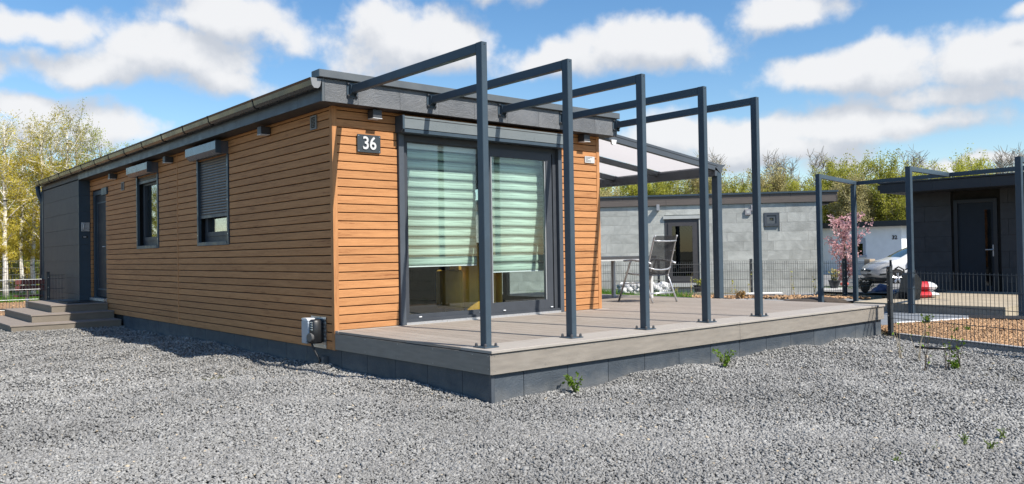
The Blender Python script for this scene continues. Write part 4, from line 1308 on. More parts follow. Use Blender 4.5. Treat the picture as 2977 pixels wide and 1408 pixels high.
patch('neighbour_gravel', [(9.3, 3.6), (13.6, .9), (16.2, 3.5), (19, 5.5), (13, 13), (8, 9)], -.005, principled('neighbour_stones', (.25, .25, .245), rough=.95, var=.25, vscale=9, bump=.6, bscale=40))


def chips(name, x, y, z, size, label, m):
    v, f = stones(x, y, z, size, flat=.28, elong=2.1, jit=.3, sink=.1)
    tone = np.clip(nrg.normal(.5, .24, len(x)), 0, 1)
    o = np_mesh(name, v, f, m, kind='stuff', attr=np.repeat(tone, 8))
    o['label'] = label; o['category'] = 'bark mulch'
    return o


bark_m = tone_mat('bark_chips', (.20, .11, .052), (.53, .335, .185), .9)
n_ = 42000
x = nrg.uniform(5.2, 10, n_); y = nrg.uniform(-6.5, -2.0, n_)
ok = (side_of_fence(x, y) > .2) & (y < -2.12 - .33 * (x - 8.2) * (x > 8.2)) & (x < 9.92) & ~((x < 8.1) & (y > -2.16))
x, y = x[ok], y[ok]
chips('bark_mulch', x, y, gz(x, y) + .012 + .03 * np.clip(np.sin(2 * x) * np.sin(2.3 * y), 0, 1), np.full(len(x), .024), 'orange-brown bark mulch in the bed behind the near wire fence', bark_m)
n_ = 9000
x = nrg.uniform(-9, 1.5, n_); y = nrg.uniform(11.3, 21, n_)
chips('bark_mulch', x, y, gz(x, y) - .03, np.full(n_, .055), 'orange-brown bark mulch under the birch trees and the bench', bark_m)
patch('birch_bed', [(-12, 11.2), (2, 11.2), (-.2, 13.5), (3, 24), (-14, 24)], .002, bark_base)
n_ = 1000
t_ = nrg.uniform(0, 1, n_)
pa = [on_z(1962, 864, -.02), on_z(2460, 862, -.02)]
x = pa[0].x + (pa[1].x - pa[0].x) * t_ - .55 * .652 + nrg.normal(0, .28, n_); y = pa[0].y + (pa[1].y - pa[0].y) * t_ - .55 * .758 + nrg.normal(0, .28, n_)
chips('bark_mulch', x, y, gz(x, y) + .0, np.full(n_, .05), 'thin strip of bark mulch in front of the far wire fence', bark_m)


def grass(name, cx, cy, rx, ry, n, h, label, gm):
    x = cx + nrg.uniform(-rx, rx, n); y = cy + nrg.uniform(-ry, ry, n)
    z = gz(x, y) - .03
    a = nrg.uniform(0, 2 * np.pi, n); hh = h * nrg.uniform(.5, 1.25, n); w = .008 + .006 * nrg.uniform(0, 1, n)
    lx, ly = nrg.normal(0, .35, n) * hh, nrg.normal(0, .35, n) * hh
    ca, sa = np.cos(a) * w, np.sin(a) * w
    v = np.stack([np.stack([x - ca, y - sa, z], -1), np.stack([x + ca, y + sa, z], -1), np.stack([x + lx, y + ly, z + hh], -1)], 1).reshape(-1, 3)
    f = np.arange(3 * n).reshape(-1, 3)
    o = np_mesh(name, v, f, gm, kind='stuff')
    o['label'] = label; o['category'] = 'grass'
    return o


grass_m = leaf_mat('grass_blades', (.07, .15, .02), (.16, .30, .045), .3)
g_ = at(1760, 850, 19.0)
grass('grass', g_.x, g_.y, 1.3, 1.6, 9000, .26, 'bright green grass in front of the grey slate house', grass_m)
grass('grass', 1.6, 21.5, 2.6, 2.2, 9000, .22, 'green grass behind the bench by the birch trees', grass_m)
g_ = at(2440, 800, 28)
grass('grass', g_.x, g_.y, 2.2, 1.5, 4000, .16, 'patch of grass under the pink magnolia', grass_m)

# ------------------------------------------------------------------ wire fences
fence_m = principled('fence_wire_anthracite', (.035, .042, .048), rough=.45, var=.08)
fence_sunlit = principled('fence_wire_sunlit', (.16, .17, .175), rough=.32, metal=.5, var=.06)  # sunlit shine put into a lighter wire colour


def wire_fence(label, pts, height, single, wire=.0032, posts=True, mat_w=None, gap=.04, group=None, pitch=.055):
    """double-bar mesh fence through the given ground points, a post at each"""
    t = thing('wire_fence', label, 'fence', pts[0], 0, group)
    P0 = Vector(pts[0])
    mat_w = mat_w or fence_m
    for i, p in enumerate(pts):
        p = Vector(p) - P0
        d = (Vector(pts[min(i + 1, len(pts) - 1)]) - Vector(pts[max(i - 1, 0)])).normalized()
        T = Matrix.Translation(p) @ Matrix.Rotation(math.atan2(d.y, d.x), 4, 'Z')
        po = MB().box(-.03, .03, -.022, .022, -.3, height + .045, T).build('post', fence_m, t)
        MB().box(-.032, .032, -.024, .024, height + .0455, height + .055, T).build('post_cap', black_pl, po)
        k = 0
        while k * .2 < height:
            MB().tube([T @ Vector((0, -.023, gap + .03 + k * .2)), T @ Vector((0, -.034, gap + .03 + k * .2))], .009, 8).build('clamp', screw_m, po)
            k += 1
    for a, b_ in zip(pts[:-1], pts[1:]):
        a = Vector(a) - P0; b_ = Vector(b_) - P0
        d = b_ - a; L = d.length; d.normalize()
        side = Vector((d.y, -d.x, 0)) * .03
        if side.dot(Vector((CAM.x, CAM.y, 0)) - P0) < 0:
            side = -side
        zs = [gap + .2 * k for k in range(int((height - gap) / .2 + 1.2))]
        zs = [z for z in zs if z < height] + ([height - .015] if height - zs[-1] > .12 else [])
        n = int(L / pitch)
        if single:
            me = None
            for k in range(n + 1):
                p = a + d * (L * k / n) + side
                if me is None:
                    mb = MB().tube([(0, 0, gap - .02), (0, 0, height)], wire, 6)
                    o = mb.build('bar', mat_w, t); me = o.data
                else:
                    o = bpy.data.objects.new('bar', me); col.objects.link(o); o.parent = t
                o.location = p
                o.location.z = a.z + (b_.z - a.z) * k / n
            for z in zs:
                for s in (.82, 1.18):
                    MB().tube([a + side * s + Vector((0, 0, z)), b_ + side * s + Vector((0, 0, z))], wire * 1.2, 6).build('rail', mat_w, t)
        else:
            mb = MB()
            for k in range(n + 1):
                p = a + d * (L * k / n) + side
                p.z = a.z + (b_.z - a.z) * k / n
                mb.tube([p + Vector((0, 0, gap - .02)), p + Vector((0, 0, height))], wire, 4, cap=False)
            mb.build('wire_panel', mat_w, t, fix=False, kind='stuff')
            for z in zs:
                MB().tube([a + side * 1.2 + Vector((0, 0, z)), b_ + side * 1.2 + Vector((0, 0, z))], wire * 1.3, 6).build('rail', mat_w, t)
    return t


q = [FENCE_A + FD * s for s in (0, 2.5, 5.0)]
wire_fence('dark wire mesh fence from the deck end along the gravel and bark bed', [tuple(p) for p in q], .86, True)
# kerb stones along that fence
for i in range(5):
    a = FENCE_A + FD * (.05 + i * 1.0) + FN * .10
    T = Matrix.Translation(a) @ Matrix.Rotation(math.atan2(FD.y, FD.x), 4, 'Z')
    k = MB().box(0, .99, -.03, .03, -.15, .035 + .006 * (i % 2), T).build('kerb_stone', concrete, None, bevel=.004)
    tag(k, ('grey concrete kerb stone at the bark bed, first from the deck-end fence post', 'second grey kerb stone at the bark bed counting from the deck-end fence post', 'third grey kerb stone at the bark bed counting from the deck-end fence post', 'fourth grey kerb stone at the bark bed counting from the deck-end fence post', 'fifth grey kerb stone at the bark bed counting from the deck-end fence post')[i], 'kerb', 'kerb stones along the near fence')
# far fence in front of the grey slate house
D2 = 20.5
fp = []
for px_ in (1645, 1915, 2184, 2453):
    p = at(px_, 800, D2); fp.append((p.x, p.y, float(gz(p.x, p.y)) - .02))
wire_fence('long wire mesh fence in front of the grey slate-clad house', fp, .90, False, wire=.0042)
p = at(2453, 800, D2); p2 = at(2590, 800, 23.2)
wire_fence('wire mesh fence in front of the pink magnolia and the white car', [(p.x + .05, p.y - .03, float(gz(p.x, p.y)) - .02), (p2.x, p2.y, float(gz(p2.x, p2.y)))], .90, False, wire=.0042)
# left fence by the entrance steps
wire_fence('wire mesh fence behind the entrance steps', [(-4.6, 11.25, -.03), (-2.1, 11.2, -.03), (-.52, 11.12, -.03)], .93, True, wire=.0036, mat_w=fence_sunlit)
m = MB()
lf = bpy.data.objects[[o.name for o in bpy.data.objects if o.get('label', '') == 'wire mesh fence behind the entrance steps'][0]]
for k in range(5):  # end stretch in the house's shadow, painted with the darker wire
    MB().tube([(4.11 + k * .055, -.15, .02), (4.11 + k * .055, -.15, .93)], .0036, 6).build('bar', fence_m, lf)
for z in (.04, .24, .44, .64, .84, .915):
    MB().tube([(4.07, -.15, z), (4.38, -.15, z)], .0044, 6).build('rail', fence_m, lf)
wire_fence('tall wire mesh fence behind the bench under the birches', [(-6.2, 19.4, -.05), (-3.7, 19.6, -.05), (-1.2, 19.8, -.05), (1.3, 20.0, -.05)], 1.25, False, wire=.004)

# ------------------------------------------------------------------ bench under the birches
_b = at(150, 850, 18.7)
bn = thing('garden_bench', 'garden bench with dark red slats under the birch trees', 'bench', (_b.x, _b.y, -.04), R(175))
red_m = principled('red_brown_paint', (.11, .028, .024), rough=.5, var=.12, vscale=5, rnd_amt=.1)
for k, (yy, zz) in enumerate(((.36, .56), (.39, .70))):
    MB().box(-.75, .75, yy, yy + .035, zz, zz + .115).build('back_slat', red_m, bn, bevel=.006)
for k in range(3):
    MB().box(-.75, .75, -.12 + k * .15, .01 + k * .15, .42, .455).build('seat_slat', red_m, bn, bevel=.006)
for s in (-.5, .5):
    MB().tube([(s, -.10, 0), (s, -.06, .41), (s, .30, .41), (s, .42, .82)], .02, 8).build('frame', alu, bn)
    MB().tube([(s, .34, 0), (s, .26, .41)], .02, 8).build('leg', alu, bn)

# ------------------------------------------------------------------ grey slate house behind the far fence
P1 = at(1700, 860, 24.75); P2 = at(2390, 860, 23.55)
ux = Vector((P2.x - P1.x, P2.y - P1.y, 0)); LW = ux.length; ux.normalize()
nrm = Vector((ux.y, -ux.x, 0))            # towards the viewer
GZ = -.16
gh = thing('slate_house', 'single-storey house clad in pale grey slate tiles with brown roof edge', 'house', (P1.x, P1.y, GZ), math.atan2(ux.y, ux.x))


def lw(px_, py_):
    """photo pixel -> (along wall, height) on that house's front"""
    p = on_plane(px_, py_, P1, nrm)
    return (Vector((p.x - P1.x, p.y - P1.y, 0))).dot(ux), p.z - GZ


dx0, dz0 = lw(1937, 824); dx1, dz1 = lw(2031, 636)
wx0, wz0 = lw(2222, 658); wx1, wz1 = lw(2264, 618)
_, rz0 = lw(2100, 594); _, rz1 = lw(2100, 562.5)
RX = lw(2433, 570)[0]
w = MB()
w.box(-3.5, dx0, .03, .2, 0, rz0 + .02); w.box(dx0, dx1, .03, .2, dz1, rz0 + .02); w.box(dx0, dx1, .03, .2, 0, dz0); w.box(dx1, wx0, .03, .2, 0, rz0 + .02)
w.box(wx0, wx1, .03, .2, 0, wz0); w.box(wx0, wx1, .03, .2, wz1, rz0 + .02); w.box(wx1, LW - .01, .03, .2, 0, rz0 + .02)
w.box(LW - .2, LW - .02, .2, 9, 0, rz0); w.box(-3.5, -3.3, .2, 9, 0, rz0); w.box(-3.5, LW - .02, 8.9, 9.1, 0, rz0)
gw = w.build('wall', principled('mortar_grey', (.30, .32, .31), rough=.9, var=.1), gh)
course = 27.1 / PF * 24.1
z = rz0 - .012
row = 0
rr = random.Random(4)
while z > .05:
    z0 = max(z - course, .0)
    x = -3.5 + rr.uniform(-1.2, 0)
    while x < LW:
        L = rr.choice((1.15, 1.15, 1.15, .6, .85))
        a, b_ = max(x, -3.5), min(x + L, LW)
        if b_ - a > .05:
            for (s0, s1) in cut([(a, b_)], [(dx0 - .03, dx1 + .03, dz0 - .12, dz1 + .10), (wx0 - .015, wx1 + .015, wz0 - .015, wz1 + .015)], z0, z):
                MB().box(s0 + .0018, s1 - .0018, rr.uniform(-.0015, .0015), .03, z0 + .0018, z - .0018).build('slate_tile', slate_grey, gw)
        x += L
    z -= course; row += 1
brown = principled('brown_roof_boards', (.115, .096, .085), rough=.7, var=.12, vscale=4, stretch=(1, 5, 5), rnd_amt=.08)
rf = MB().box(-4, RX - .03, -.02, 9.4, rz0 + .03, rz1 - .05).build('roof', black_m, gh)
zm = rz0 + (rz1 - rz0) * .52
xb = -4.0
k = 0
while xb < RX:
    xe = min(xb + 2.9 + .7 * (k % 3), RX)
    MB().box(xb + .003, xe - .003, -.055, -.021, rz0, zm - .004).build('fascia_board', brown, rf)
    MB().box(max(-4, xb - 1.3) + .003, min(xe - 1.3, RX) - .003, -.05, -.021, zm, rz1 - .055).build('fascia_board', brown, rf)
    xb = xe; k += 1
MB().box(xe - 1.3 + .003, RX - .003, -.05, -.021, zm, rz1 - .055).build('fascia_board', brown, rf)
MB().box(RX - .035, RX, -.055, 9.4, rz0, rz1 - .055).build('fascia_board', brown, rf)
MB().box(-4.03, RX + .03, -.085, 9.45, rz1 - .052, rz1).build('roof_cap', steel, rf)
MB().box(LW + .01, RX - .2, .1, 8, rz0 - .07, rz0 + .0).build('soffit_box', soffit_m, rf)
# door with light surround
gd = thing_part('terrace_door', gh)
white_tr = principled('pale_trim', (.46, .47, .45), rough=.7, var=.06)
s_ = MB(); s_.box(dx0 - .06, dx1 + .06, -.05, .05, dz1 + .005, dz1 + .10); s_.build('lintel_trim', white_tr, gd)
MB().box(dx1 + .002, dx1 + .05, -.03, .05, dz0 - .1, dz1 + .004).build('jamb_trim', white_tr, gd)
MB().box(dx0 - .05, dx1 + .03, -.10, .05, dz0 - .11, dz0 - .002).build('sill', white_tr, gd)
brf = principled('door_frame_bronze', (.060, .056, .058), rough=.5, var=.06)
m = MB()
for (a, b_, c, d_) in ((dx0, dx0 + .08, dz0, dz1), (dx1 - .08, dx1, dz0, dz1), (dx0 + .08, dx1 - .08, dz1 - .10, dz1), (dx0 + .08, dx1 - .08, dz0, dz0 + .09)):
    m.box(a, b_, .0, .1, c, d_)
m.build('frame', brf, gd)
m = MB(); e_ = .08
for (a, b_, c, d_) in ((dx0 + .08, dx0 + .2, dz0 + .09, dz1 - .1), (dx1 - .19, dx1 - .08, dz0 + .09, dz1 - .1), (dx0 + .2, dx1 - .19, dz1 - .21, dz1 - .1), (dx0 + .2, dx1 - .19, dz0 + .09, dz0 + .21)):
    m.box(a, b_, -.02, .08, c, d_)
m.build('leaf_frame', brf, gd)
MB().box(dx0 + .2, dx1 - .19, .03, .04, dz0 + .21, dz1 - .21).build('pane', glass_dk, gd)
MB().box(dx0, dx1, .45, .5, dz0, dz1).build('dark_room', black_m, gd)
zeb = newmat('zebra_fabric'); zm_, n, l, out = zeb
b = n.new('ShaderNodeBsdfPrincipled'); l.new(b.outputs[0], out.inputs[0])
tc = n.new('ShaderNodeTexCoord'); wv = n.new('ShaderNodeTexWave'); wv.inputs['Scale'].default_value = 5; wv.inputs['Distortion'].default_value = 4; wv.inputs['Detail'].default_value = 1
wv.bands_direction = 'DIAGONAL'
l.new(tc.outputs['Object'], wv.inputs['Vector']); rp = n.new('ShaderNodeValToRGB'); rp.color_ramp.interpolation = 'CONSTANT'
rp.color_ramp.elements[0].color = (.02, .02, .02, 1); rp.color_ramp.elements[1].color = (.8, .8, .8, 1); rp.color_ramp.elements[1].position = .5
l.new(wv.outputs['Fac'], rp.inputs[0]); l.new(rp.outputs[0], b.inputs['Base Color'])
m = MB(); m.prism([(dx0 + .28, dz1 - .2), (dx1 - .19, dz1 - .2), (dx1 - .19, dz1 - .36), (dx1 - .36, dz1 - .34), (dx0 + .42, dz1 - .33)], .20, .205, 'y'); m.build('curtain', zm_, gd)
MB().tube([(dx0 + .14, -.02, dz0 + .98), (dx0 + .14, -.07, dz0 + .98), (dx0 + .28, -.07, dz0 + .99)], .013, 8).build('door_handle', alu, gd)
# small square window, lamp and vent boxes
sw = thing_part('window', gh)
for i, (ins, y_) in enumerate(((0, -.02), (.075, .0), (.14, .02))):
    m = MB(); a, b_, c, d_ = wx0 + ins, wx1 - ins, wz0 + ins, wz1 - ins; t_ = .075 if i < 2 else .03
    m.box(a, a + t_, y_, .1, c, d_); m.box(b_ - t_, b_, y_, .1, c, d_); m.box(a + t_, b_ - t_, y_, .1, c, c + t_); m.box(a + t_, b_ - t_, y_, .1, d_ - t_, d_)
    m.build('frame', (steel2, cap_m, steel2)[i], sw)
MB().box(wx0 + .16, wx1 - .16, .05, .06, wz0 + .16, wz1 - .16).build('pane', glass_dk, sw)
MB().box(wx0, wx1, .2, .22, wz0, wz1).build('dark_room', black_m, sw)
lx, lz = lw(1911, 604)
lt = MB().box(lx - .03, lx + .06, -.16, 0, lz - .10, lz + .08).build('lamp', principled('pale_lamp', (.30, .31, .33), rough=.5, var=.05), gh, bevel=.006)
for (px_, py_, s_) in ((2174, 617, .085), (2191, 605, .085)):
    vx, vz = lw(px_, py_)
    vb = MB().box(vx - s_, vx + s_, -.05, 0, vz - s_, vz + s_).build('vent_box', principled('vent_box_grey', (.32, .30, .31), rough=.5, var=.05), gh, bevel=.005)
    MB().box(vx - s_ * .55, vx + s_ * .55, -.054, -.051, vz - s_ * .5, vz + s_ * .55).build('vent_grille', white_tr, vb)

# ------------------------------------------------------------------ dark neighbour house on the right
NX = 16.0
dh = thing('dark_house', 'black slate-clad house with flat overhanging roof behind the second pergola', 'house', (NX, 0, -.06))
ptl = on_plane(2640, 600, (NX, 0, 0), (1, 0, 0)); YL = ptl.y
q0 = on_plane(2772, 583, (NX, 0, 0), (1, 0, 0)); q1 = on_plane(2905, 858, (NX, 0, 0), (1, 0, 0))
DY0, DY1, DZ1, DZ0 = q0.y, q1.y, q0.z + .06, q1.z + .06
zt = on_plane(2740, 545, (NX, 0, 0), (1, 0, 0)).z + .06
w = MB(); w.box(.04, .3, DY0, YL, 0, zt); w.box(.04, .3, -9, DY1, 0, zt); w.box(.04, .3, DY1, DY0, DZ1, zt); w.box(.04, .3, DY1, DY0, 0, DZ0)
w.box(.3, 12, YL - .25, YL - .02, 0, zt)
dw = w.build('wall', black_m, dh)
z = .02; k = 0
while z < zt - .02:
    z1_ = min(z + .36, zt)
    edges = [-9 + (.0 if k % 2 else .6)]
    while edges[-1] < YL: edges.append(min(edges[-1] + 1.2, YL))
    for a, b_ in zip(edges[:-1], edges[1:]):
        for (s0, s1) in cut([(a, b_)], [(DY1 - .06, DY0 + .06, 0, DZ1 + .06)], z, z1_):
            MB().box(.0, .04, s0 + .003, s1 - .003, z + .003, z1_ - .003).build('cladding_panel', slate_black, dw)
    z += .36; k += 1
dd = thing_part('front_door', dh)
MB().box(.02, .09, DY1 + .08, DY0 - .08, DZ0 + .02, DZ1 - .08).build('leaf', door_m, dd)
m = MB(); m.box(-.02, .10, DY1 - .0, DY1 + .08, DZ0, DZ1); m.box(-.02, .10, DY0 - .08, DY0, DZ0, DZ1); m.box(-.02, .1, DY1 + .08, DY0 - .08, DZ1 - .08, DZ1); m.build('frame', principled('black_door_frame', (.018, .020, .024), rough=.45, var=.1), dd)
g0 = on_plane(2862, 610, (NX, 0, 0), (1, 0, 0)); g1 = on_plane(2885, 830, (NX, 0, 0), (1, 0, 0))
MB().box(.005, .02, g1.y, g0.y, g1.z + .06, g0.z + .06).build('glass_strip', glass_dk, dd)
hp = on_plane(2890, 726, (NX, 0, 0), (1, 0, 0))
MB().box(.0, .02, hp.y - .03, hp.y + .03, hp.z - .09, hp.z + .17).build('handle_plate', alu, dd)
MB().tube([(.0, hp.y, hp.z + .06), (-.05, hp.y, hp.z + .06), (-.05, hp.y + .16, hp.z + .06)], .012, 8).build('door_handle', alu, dd)
MB().box(-.06, .06, DY1, DY0, DZ0 - .05, DZ0 - .001).build('door_sill', alu, dd)
# roof with deep overhang
e0 = on_plane(2558, 563, (NX - 1.0, 0, 0), (1, 0, 0)); e1 = on_plane(2958, 503, (NX - 1.0, 0, 0), (1, 0, 0)); e2 = on_plane(2558, 534, (NX - 1.0, 0, 0), (1, 0, 0))
ov = principled('black_roof_panel', (.024, .026, .032), rough=.55, var=.08, rnd_amt=.1)
ro = MB().box(-.95, 12, -9.5, e0.y - .03, e0.z + .06, e2.z + .04).build('roof', ov, dh)
yy = e0.y
while yy > -9:
    MB().box(-1.0, -.951, yy - 1.19, yy, e0.z + .055, e2.z + .03).build('fascia_panel', ov, ro); yy -= 1.193
MB().box(-1.03, 12, -9.5, e0.y + .03, e2.z + .041, e2.z + .075).build('roof_cap', ov, ro)
MB().box(-.9, 12, e0.y, e0.y + .10, e2.z - .10, e2.z + .02).build('gutter', ov, ro)
# its low terrace
ter = thing('low_terrace', 'low sand-coloured terrace platform in front of the black house', 'terrace', (10.8, 0, -.02))
wpc_sand = principled('sand_wpc', (.40, .335, .24), rough=.75, var=.1, vscale=4, rnd_amt=.06)
for i in range(32):
    a = .0 + i * .15
    MB().box(a + .002, a + .148, -2.78, -.2, .145, .17).build('deck_board', wpc_sand, ter)
MB().box(.012, 4.78, -2.765, -.21, -.1, .144).build('frame', wpc_fascia, ter)
MB().box(.0, 4.8, -2.782, -2.766, .0, .143).build('fascia_board', wpc_sand, ter)

# second pergola
t2 = thing('neighbour_pergola', 'second navy steel pergola of thin square tubes in front of the black house', 'pergola', (0, 0, 0))
PA = at(2387, 878, 16.4); PB = at(2488, 870, 17.9); PC = at(2651, 906, 14.4); PD = at(2973, 928, 12.9)
TA = PA.z + 2.62; TT = on_plane(2388, 506, PA, CF).z


def post2(p, zt_, s=.045):
    MB().cbox(p.x - s, p.x + s, p.y - s, p.y + s, -.15, zt_, .004, 'z').build('post', steel, t2)


def beam2(p, q, h=.08, s=.035):
    p, q = Vector(p), Vector(q); d = q - p; L = d.length
    T = Matrix.Translation(p) @ d.to_track_quat('X', 'Z').to_matrix().to_4x4()
    MB().box(0, L, -s, s, -h, 0, T).build('beam', steel, t2)


za = on_plane(2381, 506, PA, CF).z; zb_ = on_plane(2487, 527, PB, CF).z; zc_ = on_plane(2644, 484, PC, CF).z; zd_ = on_plane(2965, 455, PD, CF).z
post2(PA, za); post2(PB, zb_ - .085); post2(PC, zc_); post2(PD, zd_)
bk = PB + Vector((.12, 0, 0)); bk.z = zb_
beam2((PA.x, PA.y, za), (bk.x, bk.y, zb_))
dirb = Vector((PD.x - PA.x, PD.y - PA.y, 0))
BE = Vector((bk.x + dirb.x * 1.15, bk.y + dirb.y * 1.15, (zb_ + zd_) / 2))
beam2((bk.x, bk.y, zb_ - .001), tuple(BE))
fr_ = (Vector((PC.x - PA.x, PC.y - PA.y, 0))).length / dirb.length
mid = Vector((bk.x, bk.y, zb_)).lerp(BE, fr_ / 1.15)
beam2((PC.x, PC.y, zc_), (mid.x, mid.y, mid.z + .001))
mid = Vector((bk.x, bk.y, zb_)).lerp(BE, 1 / 1.15)
beam2((PD.x, PD.y, zd_), (mid.x, mid.y, mid.z + .001))

# ------------------------------------------------------------------ white house 32
D3 = 42.0
WX = at(2625, 760, 40.8).x
wh = thing('white_house', 'white rendered house with black roof edge and number 32, behind the parked car', 'house', (WX, 0, -.4))


def lx_(px_, py_, off=0.):
    p = on_plane(px_, py_, (WX + off, 0, 0), (1, 0, 0)); return p.y, p.z + .4


yr, zr0 = lx_(2620, 657); yr2, zr1 = lx_(2620, 640, -.4)
wy0, wz0_ = lx_(2517, 742); wy1, wz1_ = lx_(2548, 692)
wy_l = lx_(2466, 700)[0]
w = MB(); w.box(0, .25, wy_l, 10 + yr, 0, zr0); w.box(0, .25, yr, wy0, 0, zr0); w.box(0, .25, wy0, wy_l, 0, wz0_); w.box(0, .25, wy0, wy_l, wz1_, zr0)
w.box(.25, 8, yr, yr + .25, 0, zr0)
ww = w.build('wall', white_paint, wh)
rf2 = MB().box(-.4, 8.2, yr - .55, yr + 10.5, zr0, zr1).build('roof', principled('black_roof_edge', (.018, .020, .024), rough=.5, var=.08), wh)
wv_ = thing_part('window', wh)
m = MB(); m.box(-.05, .1, wy0, wy0 + .12, wz0_, wz1_ - .28); m.box(-.05, .1, wy_l - .12, wy_l, wz0_, wz1_ - .28); m.box(-.053, .1, wy0, wy_l, wz1_ - .28, wz1_); m.box(-.05, .1, wy0 + .9, wy0 + 1.02, wz0_, wz1_ - .28); m.box(-.12, .1, wy0 - .06, wy_l + .06, wz0_ - .12, wz0_ - .001)
m.build('frame', principled('grey_window_frame', (.36, .38, .42), rough=.5, var=.04), wv_)
MB().box(.05, .06, wy0 + .12, wy_l - .12, wz0_, wz1_ - .28).build('pane', glass_dk, wv_)
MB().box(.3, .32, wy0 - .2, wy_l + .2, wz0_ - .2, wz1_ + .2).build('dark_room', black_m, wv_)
ny, nz = lx_(2601, 691)
text('number', '32', .27, principled('dark_number', (.05, .04, .04), rough=.6, var=.02), wh, (-.02, ny, nz), (math.pi / 2, 0, -math.pi / 2), bold=.01)

# ------------------------------------------------------------------ parked white hatchback
car_paint = principled('white_car_paint', (.80, .81, .82), rough=.22, var=.02, coat=.6)
car_dark = principled('car_black_trim', (.012, .013, .014), rough=.45, var=.1)
tyre_m = principled('tyre_rubber', (.016, .016, .017), rough=.85, var=.15)
rim_m = principled('alloy_rim', (.62, .63, .65), rough=.28, metal=.8, var=.04)
glass_car = glass_mat('car_glass', tint=(.30, .36, .34), ior=1.7)
lens_m = principled('headlight_lens', (.30, .33, .36), rough=.08, var=.2, vscale=9)


